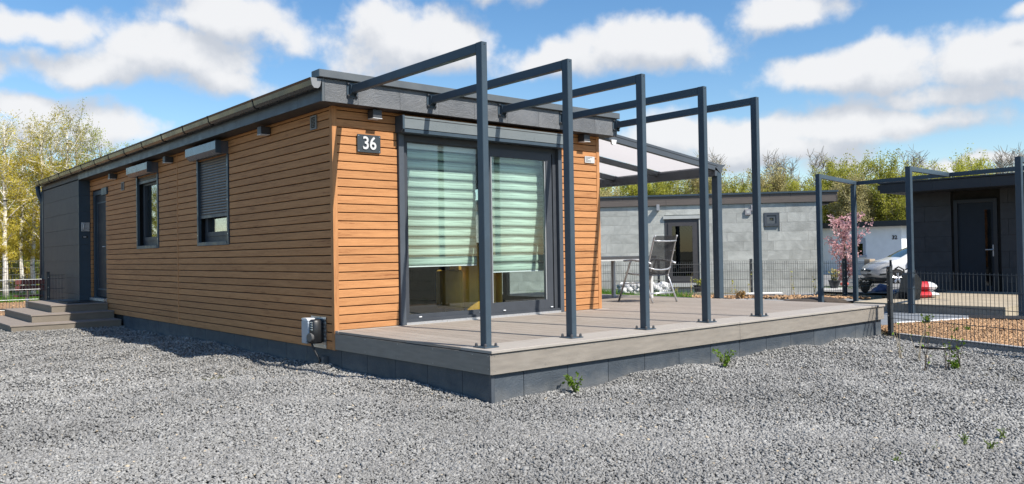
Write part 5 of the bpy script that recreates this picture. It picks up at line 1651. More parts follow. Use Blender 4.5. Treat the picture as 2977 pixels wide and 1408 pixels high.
def make_car(pos, rz):
    t = thing('parked_car', 'white hatchback car parked in front of the white house number 32', 'car', pos, rz)
    # stations along the length (x forward): x, half width, sill z, waist z, top-of-body z, roof half width, roof z
    st = [(-1.95, .70, .42, .80, .95, .55, 1.02), (-1.80, .80, .30, .85, 1.02, .60, 1.28), (-1.45, .85, .24, .88, 1.02, .63, 1.44), (-.9, .865, .22, .88, 1.0, .66, 1.49),
          (-.2, .87, .22, .87, .98, .66, 1.49), (.25, .87, .22, .86, .97, .63, 1.42), (.62, .87, .22, .86, .98, .60, 1.24), (1.0, .865, .23, .84, .97, .70, .985),
          (1.35, .85, .24, .78, .90, .66, .925), (1.62, .82, .25, .70, .80, .56, .845), (1.82, .74, .27, .60, .70, .44, .74), (1.95, .60, .33, .52, .60, .34, .63), (2.0, .45, .40, .48, .52, .25, .54)]
    rows = []
    for (x, w, s, wa, tb_, rw, rz_) in st:
        half = [(.0, s), (w * .7, s), (w * .97, s + .06), (w, (s + wa) / 2), (w * .985, wa), (w * .93, tb_), ((w * .93 + rw) / 2 + .01, (tb_ + rz_) / 2), (rw, rz_ - .02), (rw * .6, rz_), (0, rz_ + .006)]
        rows.append([Vector((x, a, z)) for a, z in half])
    m = MB()
    for s in (1, -1):
        b = len(m.v); n = len(rows[0])
        for r_ in rows:
            for p in r_:
                m.v.append((p.x, p.y * s, p.z))
        for i in range(len(rows) - 1):
            for k in range(n - 1):
                m.f.append((b + i * n + k, b + i * n + k + 1, b + (i + 1) * n + k + 1, b + (i + 1) * n + k))
        m.f.append(tuple(b + k for k in range(n))); e = b + (len(rows) - 1) * n; m.f.append(tuple(e + k for k in range(n)))
    body = m.build('body', car_paint, t, smooth=True)
    body.data.update()
    md = body.modifiers.new('s', 'SUBSURF'); md.levels = md.render_levels = 1

    def skin(m, name, mm, off=.008):
        """pieces that lie on the body follow its surface"""
        o_ = m.build(name, mm, t, smooth=True, fix=False)
        w_ = o_.modifiers.new('fit', 'SHRINKWRAP'); w_.target = body; w_.offset = off; w_.wrap_mode = 'ABOVE_SURFACE'
        return o_

    def quad(p, nu=8, nv=6):
        a, b_, c, d_ = [Vector(q_) for q_ in p]
        return MB().grid(lambda u, v: a.lerp(b_, u).lerp(d_.lerp(c, u), v), nu, nv)
    skin(quad([(.95, .60, 1.03), (.95, -.60, 1.03), (.33, -.54, 1.42), (.33, .54, 1.42)]), 'windscreen', glass_car)
    for s in (1, -1):
        skin(quad([(.68, s * .83, 1.01), (.36, s * .70, 1.33), (-.2, s * .73, 1.41), (-.22, s * .84, 1.01)]), 'side_window', glass_car)
        skin(quad([(-.28, s * .84, 1.01), (-.26, s * .73, 1.41), (-1.0, s * .73, 1.40), (-1.35, s * .82, 1.06)]), 'side_window', glass_car)
        skin(quad([(1.36, s * .88, .79), (1.36, s * .88, .70), (1.80, s * .78, .60), (1.72, s * .80, .68)]), 'headlight', lens_m)
        skin(quad([(1.45, s * .88, .765), (1.45, s * .88, .725), (1.70, s * .82, .655), (1.66, s * .82, .685)]), 'headlight_bowl', rim_m, .016)
        skin(quad([(1.60, s * .88, .45), (1.60, s * .88, .36), (1.84, s * .78, .33), (1.80, s * .78, .43)]), 'fog_light', car_dark)
        m = MB(); m.box(.45, .68, s * .90, s * 1.06, .98, 1.10); m.build('mirror', car_dark if s < 0 else car_paint, t, bevel=.03, smooth=True)
        MB().box(-1.0, 1.0, s * .80, s * .885, .20, .27).build('sill', car_dark, t)
        for x in (1.22, -1.25):
            w_ = thing_part('wheel', t); w_.location = (x, s * .78, .28)
            MB().tube([(0, -.10, 0), (0, .10, 0)], .312, 24).build('wheel_arch', car_dark, w_); w_.children[-1].location.z = .02
            MB().tube([(0, -.095, 0), (0, -.10, 0), (0, .10, 0), (0, .115 * s * s, 0)], [.25, .28, .28, .25], 24).build('tyre', tyre_m, w_)
            MB().tube([(0, s * .112, 0), (0, s * .118, 0)], .20, 20).build('rim_back', car_dark, w_)
            m = MB()
            for k in range(5):
                a = 2 * math.pi * k / 5 + .3
                for da in (-.16, .16):
                    m.tube([(.03 * math.cos(a), s * .128, .03 * math.sin(a)), (.19 * math.cos(a + da), s * .124, .19 * math.sin(a + da))], [.03, .022], 6)
            m.tube([(0, s * .115, 0), (0, s * .135, 0)], .05, 12)
            m.build('rim', rim_m, w_)
    skin(quad([(2.02, -.46, .62), (2.02, .46, .62), (2.05, .42, .51), (2.05, -.42, .51)], 10, 4), 'grille', car_dark)
    skin(quad([(2.05, -.50, .42), (2.05, .50, .42), (2.02, .48, .34), (2.02, -.48, .34)], 10, 4), 'lower_grille', car_dark)
    m = MB(); m.tube([(2.03, 0, .57), (2.06, 0, .57)], .06, 16); m.build('badge', rim_m, t)
    MB().box(2.04, 2.05, -.26, .26, .41, .52).build('number_plate', white_pl, t)
    MB().box(-1.9, 1.9, -.6, .6, .16, .26).build('underbody', car_dark, t)
    return t


cp = at(2606, 831, 29.5)
# heading: towards the photo's left and the viewer; front left wheel at that point
hd = R(138)
make_car((cp.x - 1.22 * math.cos(hd) + .80 * math.sin(hd), cp.y - 1.22 * math.sin(hd) - .80 * math.cos(hd), cp.z - .0), hd)

# ------------------------------------------------------------------ plants
bark_brown = principled('twig_bark', (.115, .082, .055), rough=.9, var=.25, vscale=9)
bark_grey = principled('grey_bark', (.28, .245, .19), rough=.9, var=.3, vscale=4)
birch_m, n, l, out = newmat('birch_bark')
b = n.new('ShaderNodeBsdfPrincipled'); l.new(b.outputs[0], out.inputs[0]); b.inputs['Roughness'].default_value = .7
tc = n.new('ShaderNodeTexCoord'); mp = n.new('ShaderNodeMapping'); mp.inputs['Scale'].default_value = (3, 3, 11); l.new(tc.outputs['Object'], mp.inputs[0])
tx = n.new('ShaderNodeTexNoise'); tx.inputs['Scale'].default_value = 1; tx.inputs['Detail'].default_value = 6; l.new(mp.outputs[0], tx.inputs['Vector'])
rp = n.new('ShaderNodeValToRGB'); e = rp.color_ramp.elements; e[0].position = .38; e[0].color = (.05, .042, .036, 1); e[1].position = .46; e[1].color = (.72, .68, .60, 1)
l.new(tx.outputs['Fac'], rp.inputs[0]); l.new(rp.outputs[0], b.inputs['Base Color'])
leaf_yel = leaf_mat('young_birch_leaves', (.42, .34, .045), (.68, .60, .13), .5)
leaf_ygr = leaf_mat('yellow_green_leaves', (.34, .34, .05), (.58, .58, .13), .5)
leaf_grn = leaf_mat('fresh_green_leaves', (.30, .34, .06), (.54, .58, .15), .5)
leaf_oli = leaf_mat('olive_buds', (.38, .33, .14), (.60, .54, .28), .45)
petal_m = leaf_mat('magnolia_petals', (.74, .34, .37), (.93, .72, .70), .4)
weed_m = leaf_mat('weed_leaves', (.09, .17, .02), (.25, .37, .05), .3)


def leaf_quads(P, size, rng, flat=.0):
    n = len(P)
    a = rng.normal(0, 1, (n, 3)); a /= np.linalg.norm(a, axis=1)[:, None]
    b_ = rng.normal(0, 1, (n, 3)); b_ -= a * (a * b_).sum(1)[:, None]; b_ /= np.linalg.norm(b_, axis=1)[:, None]
    s = (size * rng.uniform(.6, 1.4, n))[:, None]
    v = np.stack([P - a * s * .5, P + b_ * s * .3, P + a * s * .5, P - b_ * s * .3], 1).reshape(-1, 3)
    return v, np.arange(4 * n).reshape(-1, 4)


def tree_meshes(seed, h, spread, tr, leaves, leaf_size, bark, leafm, first=.25, up=.75, droop=.0, limbs=26, bare=False, twig_n=7, lean=.05, top_bare=0., tw=.002):
    rng = np.random.default_rng(seed)
    r_ = random.Random(seed)
    mb = MB()
    k = 9
    px_, py_ = 0., 0.
    pts, rad = [], []
    for i in range(k + 1):
        t = i / k
        pts.append(Vector((px_, py_, t * h))); rad.append(tr * (1 - t) ** .8 + .008)
        px_ += r_.uniform(-lean, lean) * h / k * 1.6; py_ += r_.uniform(-lean, lean) * h / k * 1.6
    mb.tube(pts, rad, 8)
    tips = []

    def tpos(t):
        f = t * k; i = min(int(f), k - 1); return pts[i].lerp(pts[i + 1], f - i)
    for j in range(limbs):
        t = first + (1 - first) * (j + r_.random()) / limbs * .97
        p = tpos(t)
        a = j * 2.399 + r_.uniform(-.5, .5)
        env = math.sin(math.pi * min(1, .12 + .95 * (1 - (t - first) / (1 - first)))) ** .7
        L = spread * (.35 + .75 * env) * r_.uniform(.7, 1.15)
        d = Vector((math.cos(a), math.sin(a), up + r_.uniform(-.2, .35))).normalized()
        q = [p]
        for s in range(4):
            d = (d + Vector((r_.uniform(-.22, .22), r_.uniform(-.22, .22), .14 - droop * s))).normalized()
            q.append(q[-1] + d * L / 4)
        r0 = max(.006, tr * .42 * (1 - t) + .006)
        mb.tube(q, [r0, r0 * .75, r0 * .5, r0 * .33, r0 * .15], 5, cap=False)
        for s in range(twig_n):
            f = r_.uniform(.2, 1) * 3.99; i = int(f); b0 = q[i].lerp(q[i + 1], f - i)
            dd = (d * .55 + Vector((r_.uniform(-1, 1), r_.uniform(-1, 1), r_.uniform(-.3, .9) - droop * 1.6))).normalized()
            tl_ = L * r_.uniform(.18, .42)
            e1 = b0 + dd * tl_ * .5; e2 = e1 + (dd + Vector((r_.uniform(-.3, .3), r_.uniform(-.3, .3), .2 - droop * 2.2))).normalized() * tl_ * .5
            mb.tube([b0, e1, e2], [r0 * .28 + tw, r0 * .2 + tw, tw * .7], 3, cap=False)
            tips.append((b0, e1, e2))
        tips.append((q[2], q[3], q[4]))
    # the leader's twigs
    for s in range(10):
        t = r_.uniform(.8, 1); p = tpos(t); dd = Vector((r_.uniform(-.6, .6), r_.uniform(-.6, .6), 1)).normalized() * spread * .3
        mb.tube([p, p + dd * .5, p + dd], [.008, .005, .002], 3, cap=False); tips.append((p, p + dd * .5, p + dd))
    me_t = bpy.data.meshes.new('trunk'); me_t.from_pydata(mb.v, [], mb.f); me_t.materials.append(bark); me_t.shade_smooth()
    me_c = None
    if leaves:
        T = np.array([[list(a) for a in tp] for tp in tips])
        if top_bare:
            w = np.where(T[:, 2, 2] > h * top_bare, .25, 1.); w /= w.sum()
        else:
            w = np.full(len(T), 1 / len(T))
        ii = rng.choice(len(T), leaves, p=w); f = rng.uniform(0, 2, leaves)
        lo = np.where((f < 1)[:, None], T[ii, 0] + (T[ii, 1] - T[ii, 0]) * f[:, None], T[ii, 1] + (T[ii, 2] - T[ii, 1]) * (f - 1)[:, None])
        P = lo + rng.normal(0, spread * .035 + .02, (leaves, 3))
        v, fq = leaf_quads(P, leaf_size, rng)
        tmp = np_mesh('crown', v, fq, leafm)
        me_c = tmp.data
        bpy.data.objects.remove(tmp, do_unlink=True)
    return me_t, me_c


def tree(name, label, cat, pos, mt, mc, s=1., rz=0., group=None, sz=None):
    t = thing(name, label, cat, pos, rz, group)
    a = link('trunk', mt, None, t); a.scale = (s, s, sz or s)
    if mc is not None:
        c = link('crown', mc, None, t); c.scale = (s, s, sz or s)
    return t


# birches on the left
B1 = tree_meshes(21, 5.3, 1.15, .075, 13000, .040, birch_m, leaf_yel, first=.22, up=1.0, droop=.10, limbs=34, lean=.03, top_bare=.86, tw=.0045)
B2 = tree_meshes(22, 5.0, 1.10, .065, 12000, .040, birch_m, leaf_yel, first=.25, up=.9, droop=.12, limbs=32, lean=.04, top_bare=.85, tw=.0045)
G1 = tree_meshes(23, 5.6, 1.25, .085, 12000, .046, bark_grey, leaf_ygr, first=.12, up=1.25, droop=.02, limbs=36, lean=.03, top_bare=.8)
G2 = tree_meshes(24, 5.2, 1.2, .08, 9000, .046, bark_grey, leaf_grn, first=.12, up=1.3, droop=.0, limbs=34, lean=.03, top_bare=.8)
BL = ['white-barked birch fourth in line from the dark entrance wall, behind the bench', 'white-barked birch third in line from the dark entrance wall', 'white-barked birch second in line from the dark entrance wall', 'slender white-barked birch right beside the dark entrance wall', 'white-barked birch set back behind the other birches near the entrance',
      'white-barked birch fifth in line from the dark entrance wall', 'white-barked birch sixth in line from the dark entrance wall', 'white-barked birch seventh in line from the dark entrance wall']
spots = [(18, 862, 24.0, B1, 1.0, 'white-barked birch nearest the garden bench, yellow young leaves'), (96, 850, 25.5, B2, 1.03, ''), (122, 856, 24.6, B1, 1.02, ''), (196, 860, 24.2, B2, 1.02, ''), (62, 850, 28, B2, 1.05, ''),
         (-60, 862, 24.5, B2, 1.02, ''), (-170, 862, 25, B1, 1.0, ''), (-300, 862, 26, B2, 1.05, '')]
for i, (px_, py_, d_, me_, s, lb) in enumerate(spots):
    p = at(px_, py_, d_)
    tree('birch_tree', BL[i], 'birch', (p.x, p.y, -.08), me_[0], me_[1], s, i * 1.7, 'birches behind the entrance steps')
for i, (px_, d_, me_, s) in enumerate(((150, 31, G1, 1.1), (222, 30, G1, 1.13), (262, 33, G1, 1.06), (300, 33, G2, 1.15), (345, 34, G2, 1.08), (20, 33, G1, 1.12), (-70, 32, G1, 1.1), (80, 34, G2, 1.12), (-160, 31, G2, 1.1), (-260, 31, G1, 1.15), (-380, 31, G1, 1.1), (-520, 31, G2, 1.2), (-700, 32, G1, 1.1), (-900, 32, G2, 1.2), (-1150, 33, G1, 1.2))):
    p = at(px_, 850, d_)
    tree('young_tree', 'yellow-green young tree in the thicket behind the birches', 'tree', (p.x, p.y, -.1), me_[0], me_[1], s, i * 2.1, 'thicket behind the birches')
# undergrowth there
rng_ = np.random.default_rng(5)
U = tree_meshes(31, 1.1, .7, .02, 2200, .075, bark_brown, leaf_grn, first=.05, up=.8, limbs=18, twig_n=5)
U2 = tree_meshes(32, 2.4, 1.1, .03, 4200, .08, bark_brown, leaf_yel, first=.05, up=1.0, limbs=24, twig_n=6)
for i in range(16):
    p = at(-260 + i * 32, 868, 27.5 + (i % 4) * 1.3)
    u = U if i % 3 == 0 else U2
    tree('shrub', 'leafy undergrowth shrub between the birch trunks', 'shrub', (p.x, p.y, -.1), u[0], u[1], .85 + .1 * (i % 4), i * 1.3, 'undergrowth below the birches')

# the row of spring trees behind the grey house
F1 = tree_meshes(41, 7.0, 2.1, .14, 11000, .08, bark_grey, leaf_oli, first=.14, up=1.2, limbs=40, lean=.04, top_bare=.85, tw=.010)
F2 = tree_meshes(42, 6.4, 2.0, .13, 14000, .08, bark_grey, leaf_ygr, first=.10, up=1.1, limbs=38, lean=.05, tw=.010)
F3 = tree_meshes(43, 7.6, 2.0, .13, 0, .15, bark_grey, None, first=.18, up=1.6, limbs=46, twig_n=16, lean=.05, tw=.013)
F4 = tree_meshes(44, 7.0, 2.0, .14, 14000, .08, bark_grey, leaf_grn, first=.12, up=1.3, limbs=40, lean=.04, tw=.010)
FR = random.Random(9)
KL = {id(F1): 'olive-brown budding tree in the row behind the grey slate house', id(F2): 'yellow-green leafy tree in the row behind the grey slate house',
      id(F3): 'bare grey tree standing among the leafing trees behind the houses', id(F4): 'fresh green tree in the row behind the grey slate house'}
row = []
x = 1500.
while x < 3150:
    row.append(x); x += FR.uniform(34, 58)
prof_x = [1500, 1750, 1850, 2000, 2100, 2200, 2300, 2430, 2600, 2750, 2977, 3200]
prof_y = [512, 508, 504, 502, 490, 506, 486, 468, 482, 492, 482, 484]
for i, px_ in enumerate(row):
    d_ = FR.uniform(47, 58)
    top = np.interp(px_, prof_x, prof_y) + FR.uniform(-8, 26)
    p = at(px_, 760, d_)
    hgt = (at(px_, top, d_).z + .5)
    if 2250 < px_ < 2420 and FR.random() < .5: kind = F3
    elif 2700 < px_: kind = FR.choice((F3, F3, F1))
    elif 2380 < px_ < 2620: kind = FR.choice((F4, F1, F2, F1))
    else: kind = FR.choice((F1, F1, F1, F2, F4, F3))
    h0 = {id(F1): 7.0, id(F2): 6.4, id(F3): 7.6, id(F4): 7.0}[id(kind)]
    s = hgt / (h0 * 1.2)
    if kind is F3: s *= 1.16
    tree('row_tree', KL[id(kind)], 'tree', (p.x, p.y, -.5), kind[0], kind[1], s * 1.0, i * 1.9, 'trees behind the neighbouring houses', sz=s)
# lower hedge of pollarded willows in front of them
HD = tree_meshes(45, 3.6, 1.8, .06, 20000, .07, bark_grey, leaf_ygr, first=.04, up=1.2, limbs=40, twig_n=8)
HO = tree_meshes(46, 3.4, 1.7, .06, 16000, .07, bark_grey, leaf_oli, first=.04, up=1.4, limbs=40, twig_n=8)
for i, px_ in enumerate(range(1640, 2860, 46)):
    p = at(px_, 760, 44 + (i % 3) * 1.5)
    hm = HD if (i * 7) % 5 in (0, 2, 4) else HO
    tree('hedge_shrub', 'dense budding shrub in the hedge behind the grey and white houses', 'shrub', (p.x, p.y, -.45), hm[0], hm[1], 1.0 + .12 * ((i * 3) % 4), i * 2.3, 'hedge behind the houses')

# pink magnolia by the white house
MG = tree_meshes(51, 2.05, .95, .035, 2000, .085, bark_brown, petal_m, first=.08, up=1.0, limbs=24, twig_n=6, lean=.08)
p = at(2462, 838, 27.5)
tree('magnolia', 'pink flowering magnolia shrub in front of the white house', 'magnolia', (p.x, p.y, float(gz(p.x, p.y)) - .02), MG[0], MG[1], 1.12, .4, sz=1.0)


def clump(name, label, cat, pos, n, h, spread, m, size, blades=0, stem=bark_brown, group=None, seed=1):
    """small plant: thin stems with leaf-sized faces"""
    r_ = random.Random(seed); rng = np.random.default_rng(seed)
    t = thing(name, label, cat, pos, r_.uniform(0, 6), group)
    mb = MB(); P = []
    for i in range(n):
        a = r_.uniform(0, 6.283); s = spread * r_.uniform(.3, 1); hh = h * r_.uniform(.5, 1.1)
        q = [Vector((r_.uniform(-.02, .02), r_.uniform(-.02, .02), -.01)), Vector((math.cos(a) * s * .45, math.sin(a) * s * .45, hh * .55)), Vector((math.cos(a) * s, math.sin(a) * s, hh))]
        mb.tube(q, [.004, .003, .0015], 4, cap=False)
        for k in range(blades):
            f = r_.uniform(.25, 1) * 2
            P.append(list(q[int(min(f, 1.99))].lerp(q[int(min(f, 1.99)) + 1], f - int(min(f, 1.99)))))
    mb.build('stems', stem, t, fix=False)
    if P:
        P = np.array(P) + rng.normal(0, .012, (len(P), 3))
        v, f = leaf_quads(P, size, rng)
        np_mesh('leaves', v, f, m, t)
    return t


green_stem = principled('green_stem', (.12, .15, .04), rough=.8, var=.2)
straw = principled('dry_straw_stem', (.46, .38, .26), rough=.85, var=.15)
w1 = on_plane(1718, 1150, (0, -2.78, 0), (0, 1, 0))
clump('weed', 'leafy green weed at the skirting near the first pergola post', 'weed', (.80, -2.72, .0), 13, .13, .12, weed_m, .030, 9, green_stem, seed=3)
clump('weed', 'leafy green weed at the skirting between third and fourth pergola posts', 'weed', (2.88, -2.78, .0), 14, .15, .12, weed_m, .032, 9, green_stem, seed=5)
for i, (px_, py_, lb, h_, n_, bl, st_) in enumerate(((2618, 1040, 'tall pale dry weed stalks in the gravel beside the fence post', .36, 4, 1, straw), (2668, 1046, 'thin dry stalks with yellow-green tips beside the fence post', .40, 4, 1, straw),
                                                   (2690, 1075, 'brown twiggy weed with few leaves in the gravel by the fence', .40, 4, 2, bark_brown), (2755, 1068, 'bent twiggy weed with bright leaves in the gravel by the fence', .42, 4, 4, bark_brown),
                                                   (2788, 1066, 'bushy bright green weed at the foot of a brown stalk by the fence', .40, 5, 7, bark_brown))):
    p = on_z(px_, py_, 0.0)
    clump('weed', lb, 'weed', (p.x, p.y, 0), n_, h_, .10, weed_m, .032, bl, st_, seed=20 + i)
p = on_z(2790, 1068, 0); q_ = clump('weed', 'low rosette of bright green leaves in the gravel by the fence', 'weed', (p.x - .02, p.y + .03, 0), 9, .07, .07, weed_m, .035, 6, green_stem, seed=33)
for i, (px_, py_) in enumerate(((2710, 1318), (2805, 1285), (2915, 1268), (2880, 1302), (2605, 1350))):
    p = on_z(px_, py_, 0.0)
    clump('weed', 'tiny olive weed sprouting in the open gravel', 'weed', (p.x, p.y, .0), 7, .045, .05, weed_m, .014, 2, green_stem, group='tiny weeds in the gravel', seed=40 + i)
bits = principled('paper_scrap', (.75, .75, .74), rough=.7, var=.03)
p = on_z(2602, 1349, .01)
o = MB().add([(0, 0, .008), (.035, .006, .012), (.04, .03, .006), (.012, .034, .014)], [(0, 1, 2, 3)]).add([(0, 0, .006), (.035, .006, .010), (.04, .03, .004), (.012, .034, .012)], [(3, 2, 1, 0)]).build('paper_scrap', bits)
o.location = p
tag(o, 'small white paper scrap lying on the gravel', 'litter')
# weeds in the bark bed
for i, (px_, py_) in enumerate(((2690, 944), (2812, 964))):
    p = on_z(px_, py_, 0.0)
    clump('weed', ('bright green weed at the white edging of the bark bed', 'small green seedling in the middle of the bark bed')[i], 'weed', (p.x, p.y, .0), 8, .14 if i == 0 else .08, .12, weed_m, .06 if i == 0 else .03, 5, green_stem, seed=60 + i)
# edging strips round the bark bed
edge_w = principled('white_edging', (.62, .62, .62), rough=.8, var=.08)
edge_b = principled('black_edging', (.03, .03, .032), rough=.6, var=.1)
m = MB()
for a, b_ in (((8.30, -2.10), (8.75, -2.25)), ((8.75, -2.25), (9.72, -2.62))):
    m.tube([(a[0], a[1], .02), (b_[0], b_[1], .02)], .022, 6)
tag(m.build('white_edging', edge_w), 'white edging strip between grey path and bark bed', 'edging')
m = MB().tube([(9.73, -2.60, .04), (9.95, -3.35, .04), (10.0, -5.5, .04)], .05, 6).build('black_edging', edge_b)
tag(m, 'black edging strip between bark bed and low terrace', 'edging')
hz_ = MB(); q = [on_z(2660, 1012, .0), on_z(2700, 1015, .0), on_z(2755, 1016, .0), on_z(2795, 1008, 0.)]
hz_.tube([(p.x, p.y, .012) for p in q], .016, 8)
tag(hz_.build('ground_pipe', black_pl, None, smooth=True), 'black pipe lying in the gravel along the wire fence', 'pipe')
# thin branches, stakes in the far bed
for i, px_ in enumerate((1968, 2010, 2128, 2142, 2182, 2300, 2312, 2370)):
    p = at(px_, 862, 20.0)
    clump('young_plant', 'thin bare young plant in the strip before the far fence', 'plant', (p.x, p.y, float(gz(p.x, p.y)) - .03), 3, .50 + .1 * (i % 3), .10, leaf_ygr, .05, 3, straw, group='young plants along the far fence', seed=70 + i)
p = at(2152, 860, 19.6)
dry_m = leaf_mat('dry_grass', (.30, .17, .05), (.50, .31, .10), .2)
clump('dry_shrub', 'round tuft of dry orange-brown grass at the far fence', 'shrub', (p.x, p.y, -.04), 90, .22, .20, dry_m, .05, 3, straw, seed=81)
p = at(2515, 860, 22.0)
clump('dry_shrub', 'brown round shrub beside the back post of the second pergola', 'shrub', (p.x, p.y, -.1), 120, .42, .26, leaf_mat('brown_shrub', (.08, .06, .03), (.18, .13, .07), .2), .06, 4, bark_brown, seed=82)
for i, px_ in enumerate((2270, 2330, 2385)):
    p = at(px_, 868, 17.6 + i * .3)
    mnd = MB().lathe([(.55, -.02), (.42, .05), (.2, .09), (.03, .1)], (0, 0, 0), 14).build('soil_heap', soil_m, None, smooth=True)
    mnd.location = (p.x, p.y, -.03); mnd.scale = (1.2, .8, .7 + .2 * i); mnd.rotation_euler.z = i
    tag(mnd, 'low heap of dark soil at the edge behind the deck', 'soil heap', 'soil heaps behind the deck')
for i, px_ in enumerate(range(2110, 2230, 24)):
    p = at(px_, 866, 17.9)
    k = MB().box(-.085, .085, -.05, .05, 0, .11).build('edging_block', concrete, None, bevel=.008)
    k.location = (p.x, p.y, -.03); k.rotation_euler.z = math.atan2(CR.y, CR.x) + .1 * (i % 2)
    tag(k, 'small grey concrete edging block beside the canopy post', 'edging block', 'edging blocks behind the deck')
p = at(2215, 852, 20.0)
k = MB().box(-.48, .48, -.12, .12, 0, .04).build('white_board', principled('white_board_paint', (.72, .72, .70), rough=.7, var=.05), None, bevel=.005)
k.location = (p.x, p.y, .06); k.rotation_euler.z = math.atan2(CR.y, CR.x)
tag(k, 'white board lying before the far fence', 'board')
k2 = MB().box(-.3, .3, -.1, .1, 0, .09).build('board_support', concrete, None)
k2.location = (p.x, p.y, -.03); k2.rotation_euler.z = math.atan2(CR.y, CR.x)
tag(k2, 'grey block carrying the white board at the far fence', 'block')


# planters
def pot(name, label, pos, r0, r1, h, m, plant, ph, seed, leafm, size=.05, n=26, bl=4):
    t = thing(name, label, 'planter', pos)
    MB().lathe([(r0 * .9, 0), (r0, .01), (r1, h * .85), (r1 * 1.08, h * .86), (r1 * 1.08, h), (r1 * .95, h), (r1 * .93, h - .04), (.02, h - .05)], (0, 0, 0), 20).build('pot', m, t, smooth=False)
    r_ = random.Random(seed); rng = np.random.default_rng(seed); mb = MB(); P = []
    for i in range(n):
        a = r_.uniform(0, 6.28); s = r1 * r_.uniform(.2, 1.3); hh = ph * r_.uniform(.5, 1.1)
        q = [Vector((math.cos(a) * s * .3, math.sin(a) * s * .3, h - .06)), Vector((math.cos(a) * s * .7, math.sin(a) * s * .7, h + hh * .6)), Vector((math.cos(a) * s, math.sin(a) * s, h + hh))]
        mb.tube(q, [.006, .004, .002], 4, cap=False)
        for k in range(bl):
            f = r_.uniform(.3, 1.99); P.append(list(q[int(f)].lerp(q[int(f) + 1], f - int(f))))
    mb.build('stems', green_stem, t, fix=False)
    v, f = leaf_quads(np.array(P) + rng.normal(0, .02, (len(P), 3)), size, rng); np_mesh('leaves', v, f, leafm, t)
    return t


p = at(2426, 838, 23.5)
pot('planter', 'dark plant pot with spiky grass on a white board by the magnolia', (p.x, p.y, p.z), .11, .16, .23, principled('dark_pot', (.06, .065, .07), rough=.4, var=.1), None, .30, 5, leaf_oli, .07)
k = MB().box(-.42, .3, -.16, .16, -.045, -.002).build('planter_board', bits, None); k.location = p; k.rotation_euler.z = math.atan2(CR.y, CR.x)
tag(k, 'white board under the dark plant pot', 'board')
p = at(2034, 838, 21.8)
pot('planter', 'small woven planter with yellow primroses beside the slate house door', (p.x, p.y, p.z - .10), .13, .16, .18, principled('dark_wicker', (.035, .03, .028), rough=.8, var=.3, vscale=40), None, .16, 6, leaf_mat('primrose', (.22, .30, .04), (.72, .62, .10), .25), .06)
# gabion bench
gb = thing('gabion', 'long wire gabion filled with white stones behind the garden chair', 'gabion', tuple(at(1873, 858, 19.0)), math.atan2(CR.y, CR.x))
gb.location.z = -.05
GL, GW, GH = .575, .25, .46
v, f = stones(nrg.uniform(-GL + .05, GL - .05, 420), nrg.uniform(-GW + .05, GW - .05, 420), nrg.uniform(.02, GH - .06, 420), np.full(420, .115), flat=.7, elong=1.3)
gs = np_mesh('stone_fill', v, f, tone_mat('white_stones', (.42, .42, .42), (.82, .81, .79), .8), gb, kind='stuff', attr=np.repeat(nrg.uniform(.2, .92, 420), 8))
for s in (-1, 1):
    for k in range(24):
        xx = -GL + k * 2 * GL / 23
        MB().tube([(xx, s * GW, 0), (xx, s * GW, GH)], .0045, 5).build('cage_wire', alu, gb)
    for k in range(8):
        zz = .01 + k * (GH - .02) / 7
        MB().tube([(-GL, s * GW, zz), (GL, s * GW, zz)], .0045, 5).build('cage_wire', alu, gb)
    for k in range(8):
        yy = -GW + k * 2 * GW / 7
        MB().tube([(s * GL, yy, 0), (s * GL, yy, GH)], .0045, 5).build('cage_wire', alu, gb)
for k in range(24):
    xx = -GL + k * 2 * GL / 23
    MB().tube([(xx, -GW, GH), (xx, GW, GH)], .0045, 5).build('cage_wire', alu, gb)
# mesh grid resting on the bench side at left
# rubbish bin, bags of soil at the second pergola
p = at(2648, 868, 15.9)
bi = thing('wheelbarrow', 'black wheelbarrow tipped up behind the second pergola post', 'wheelbarrow', (p.x, p.y, .0), math.atan2(CR.y, CR.x))
m = MB(); m.prism([(-.16, .16), (.06, .08), (.12, .50), (.02, .66), (-.06, .64)], -.24, .24, 'y'); m.build('tub', black_pl, bi, bevel=.02)
MB().tube([(-.20, -.05, .15), (-.20, .05, .15)], .145, 20).build('wheel', tyre_m, bi)
for s in (-.22, .22):
    MB().tube([(-.20, s * .4, .15), (.0, s, .40), (-.02, s, .72), (-.12, s, .78), (-.20, s, .73)], .016, 8).build('handle', black_pl, bi, smooth=True)
bag_r = principled('red_plastic_bag', (.55, .035, .045), rough=.35, var=.1, vscale=8)
bag_w = principled('white_plastic_bag', (.70, .72, .74), rough=.35, var=.05, vscale=8)


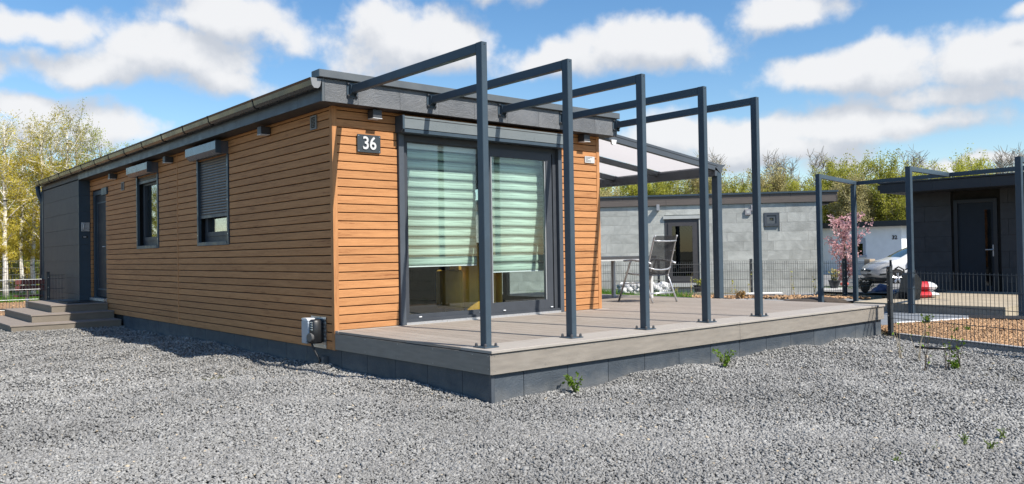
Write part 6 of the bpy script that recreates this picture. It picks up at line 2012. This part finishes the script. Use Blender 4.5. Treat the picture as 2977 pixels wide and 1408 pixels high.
def bag(pos, rz, L, Wd, H, label, seed):
    t = thing('soil_bag', label, 'bag', pos, rz)
    r_ = random.Random(seed)
    ph = [r_.uniform(0, 6) for _ in range(4)]

    def fn(u, v, top=True):
        a, b_ = u * 2 - 1, v * 2 - 1
        e = max(0., 1 - abs(a) ** 3) * max(0., 1 - abs(b_) ** 3)
        z = H * (.5 + (.5 if top else -.5) * e ** .5) + .012 * math.sin(9 * a + ph[0]) * math.sin(7 * b_ + ph[1]) * e
        return Vector((a * L / 2 * (1 - .08 * abs(b_) ** 2), b_ * Wd / 2 * (1 - .1 * abs(a) ** 2), z))
    for (u0, u1, nm, mm) in ((0, .3, 'end_panel', bag_w), (.3, .72, 'middle_panel', bag_r), (.72, 1, 'end_panel', bag_w)):
        m = MB(); m.grid(lambda u, v: fn(u0 + (u1 - u0) * u, v), 8, 10); m.grid(lambda u, v: fn(u0 + (u1 - u0) * u, v, False), 8, 10); m.build(nm, mm, t, smooth=True)
    return t


p = at(2672, 866, 16.2)
bag((p.x, p.y, .15), math.atan2(CR.y, CR.x) + .1, .72, .45, .13, 'red and white soil bag lying flat at the bottom of the pair', 3)
bag((p.x + .10, p.y + .02, .27), math.atan2(CR.y, CR.x) - .25, .60, .45, .20, 'red and white soil bag lying on top of the flat bag', 4)
p = at(2566, 850, 23.5)
bb_ = MB(); rbb = random.Random(2)
bb_.grid(lambda u, v: Vector(((u - .5) * .62, (v - .5) * .4, .03 + .22 * math.sin(u * math.pi) * math.sin(v * math.pi) + .03 * math.sin(14 * u) * math.sin(11 * v))), 12, 8)
bo = bb_.build('blue_bag', principled('blue_plastic', (.02, .11, .32), rough=.3, var=.1), None, smooth=True)
md = bo.modifiers.new('t', 'SOLIDIFY'); md.thickness = .01
bo.location = (p.x, p.y, -.14); bo.rotation_euler.z = math.atan2(CR.y, CR.x)
tag(bo, 'crumpled blue plastic bag on the ground in front of the white car', 'bag')
p = at(2455, 842, 24.5)
rf_ = MB().lathe([(.06, 0), (.13, .05), (.12, .10), (.03, .13)], (0, 0, 0), 12).build('flower_bowl', principled('coral_bowl', (.70, .16, .12), rough=.6, var=.1), None, smooth=True)
rf_.location = (p.x, p.y, p.z + .10); tag(rf_, 'small coral red bowl below the magnolia', 'bowl')
p = at(2528, 745, 34)
k = MB().box(-.16, .16, -.15, .15, 0, 1.0).build('cardboard_box', principled('cardboard', (.42, .33, .24), rough=.8, var=.06), None, bevel=.01)
k.location = (p.x, p.y, -.32); k.rotation_euler.z = 1.2; tag(k, 'brown box standing behind the magnolia near the white house window', 'box')
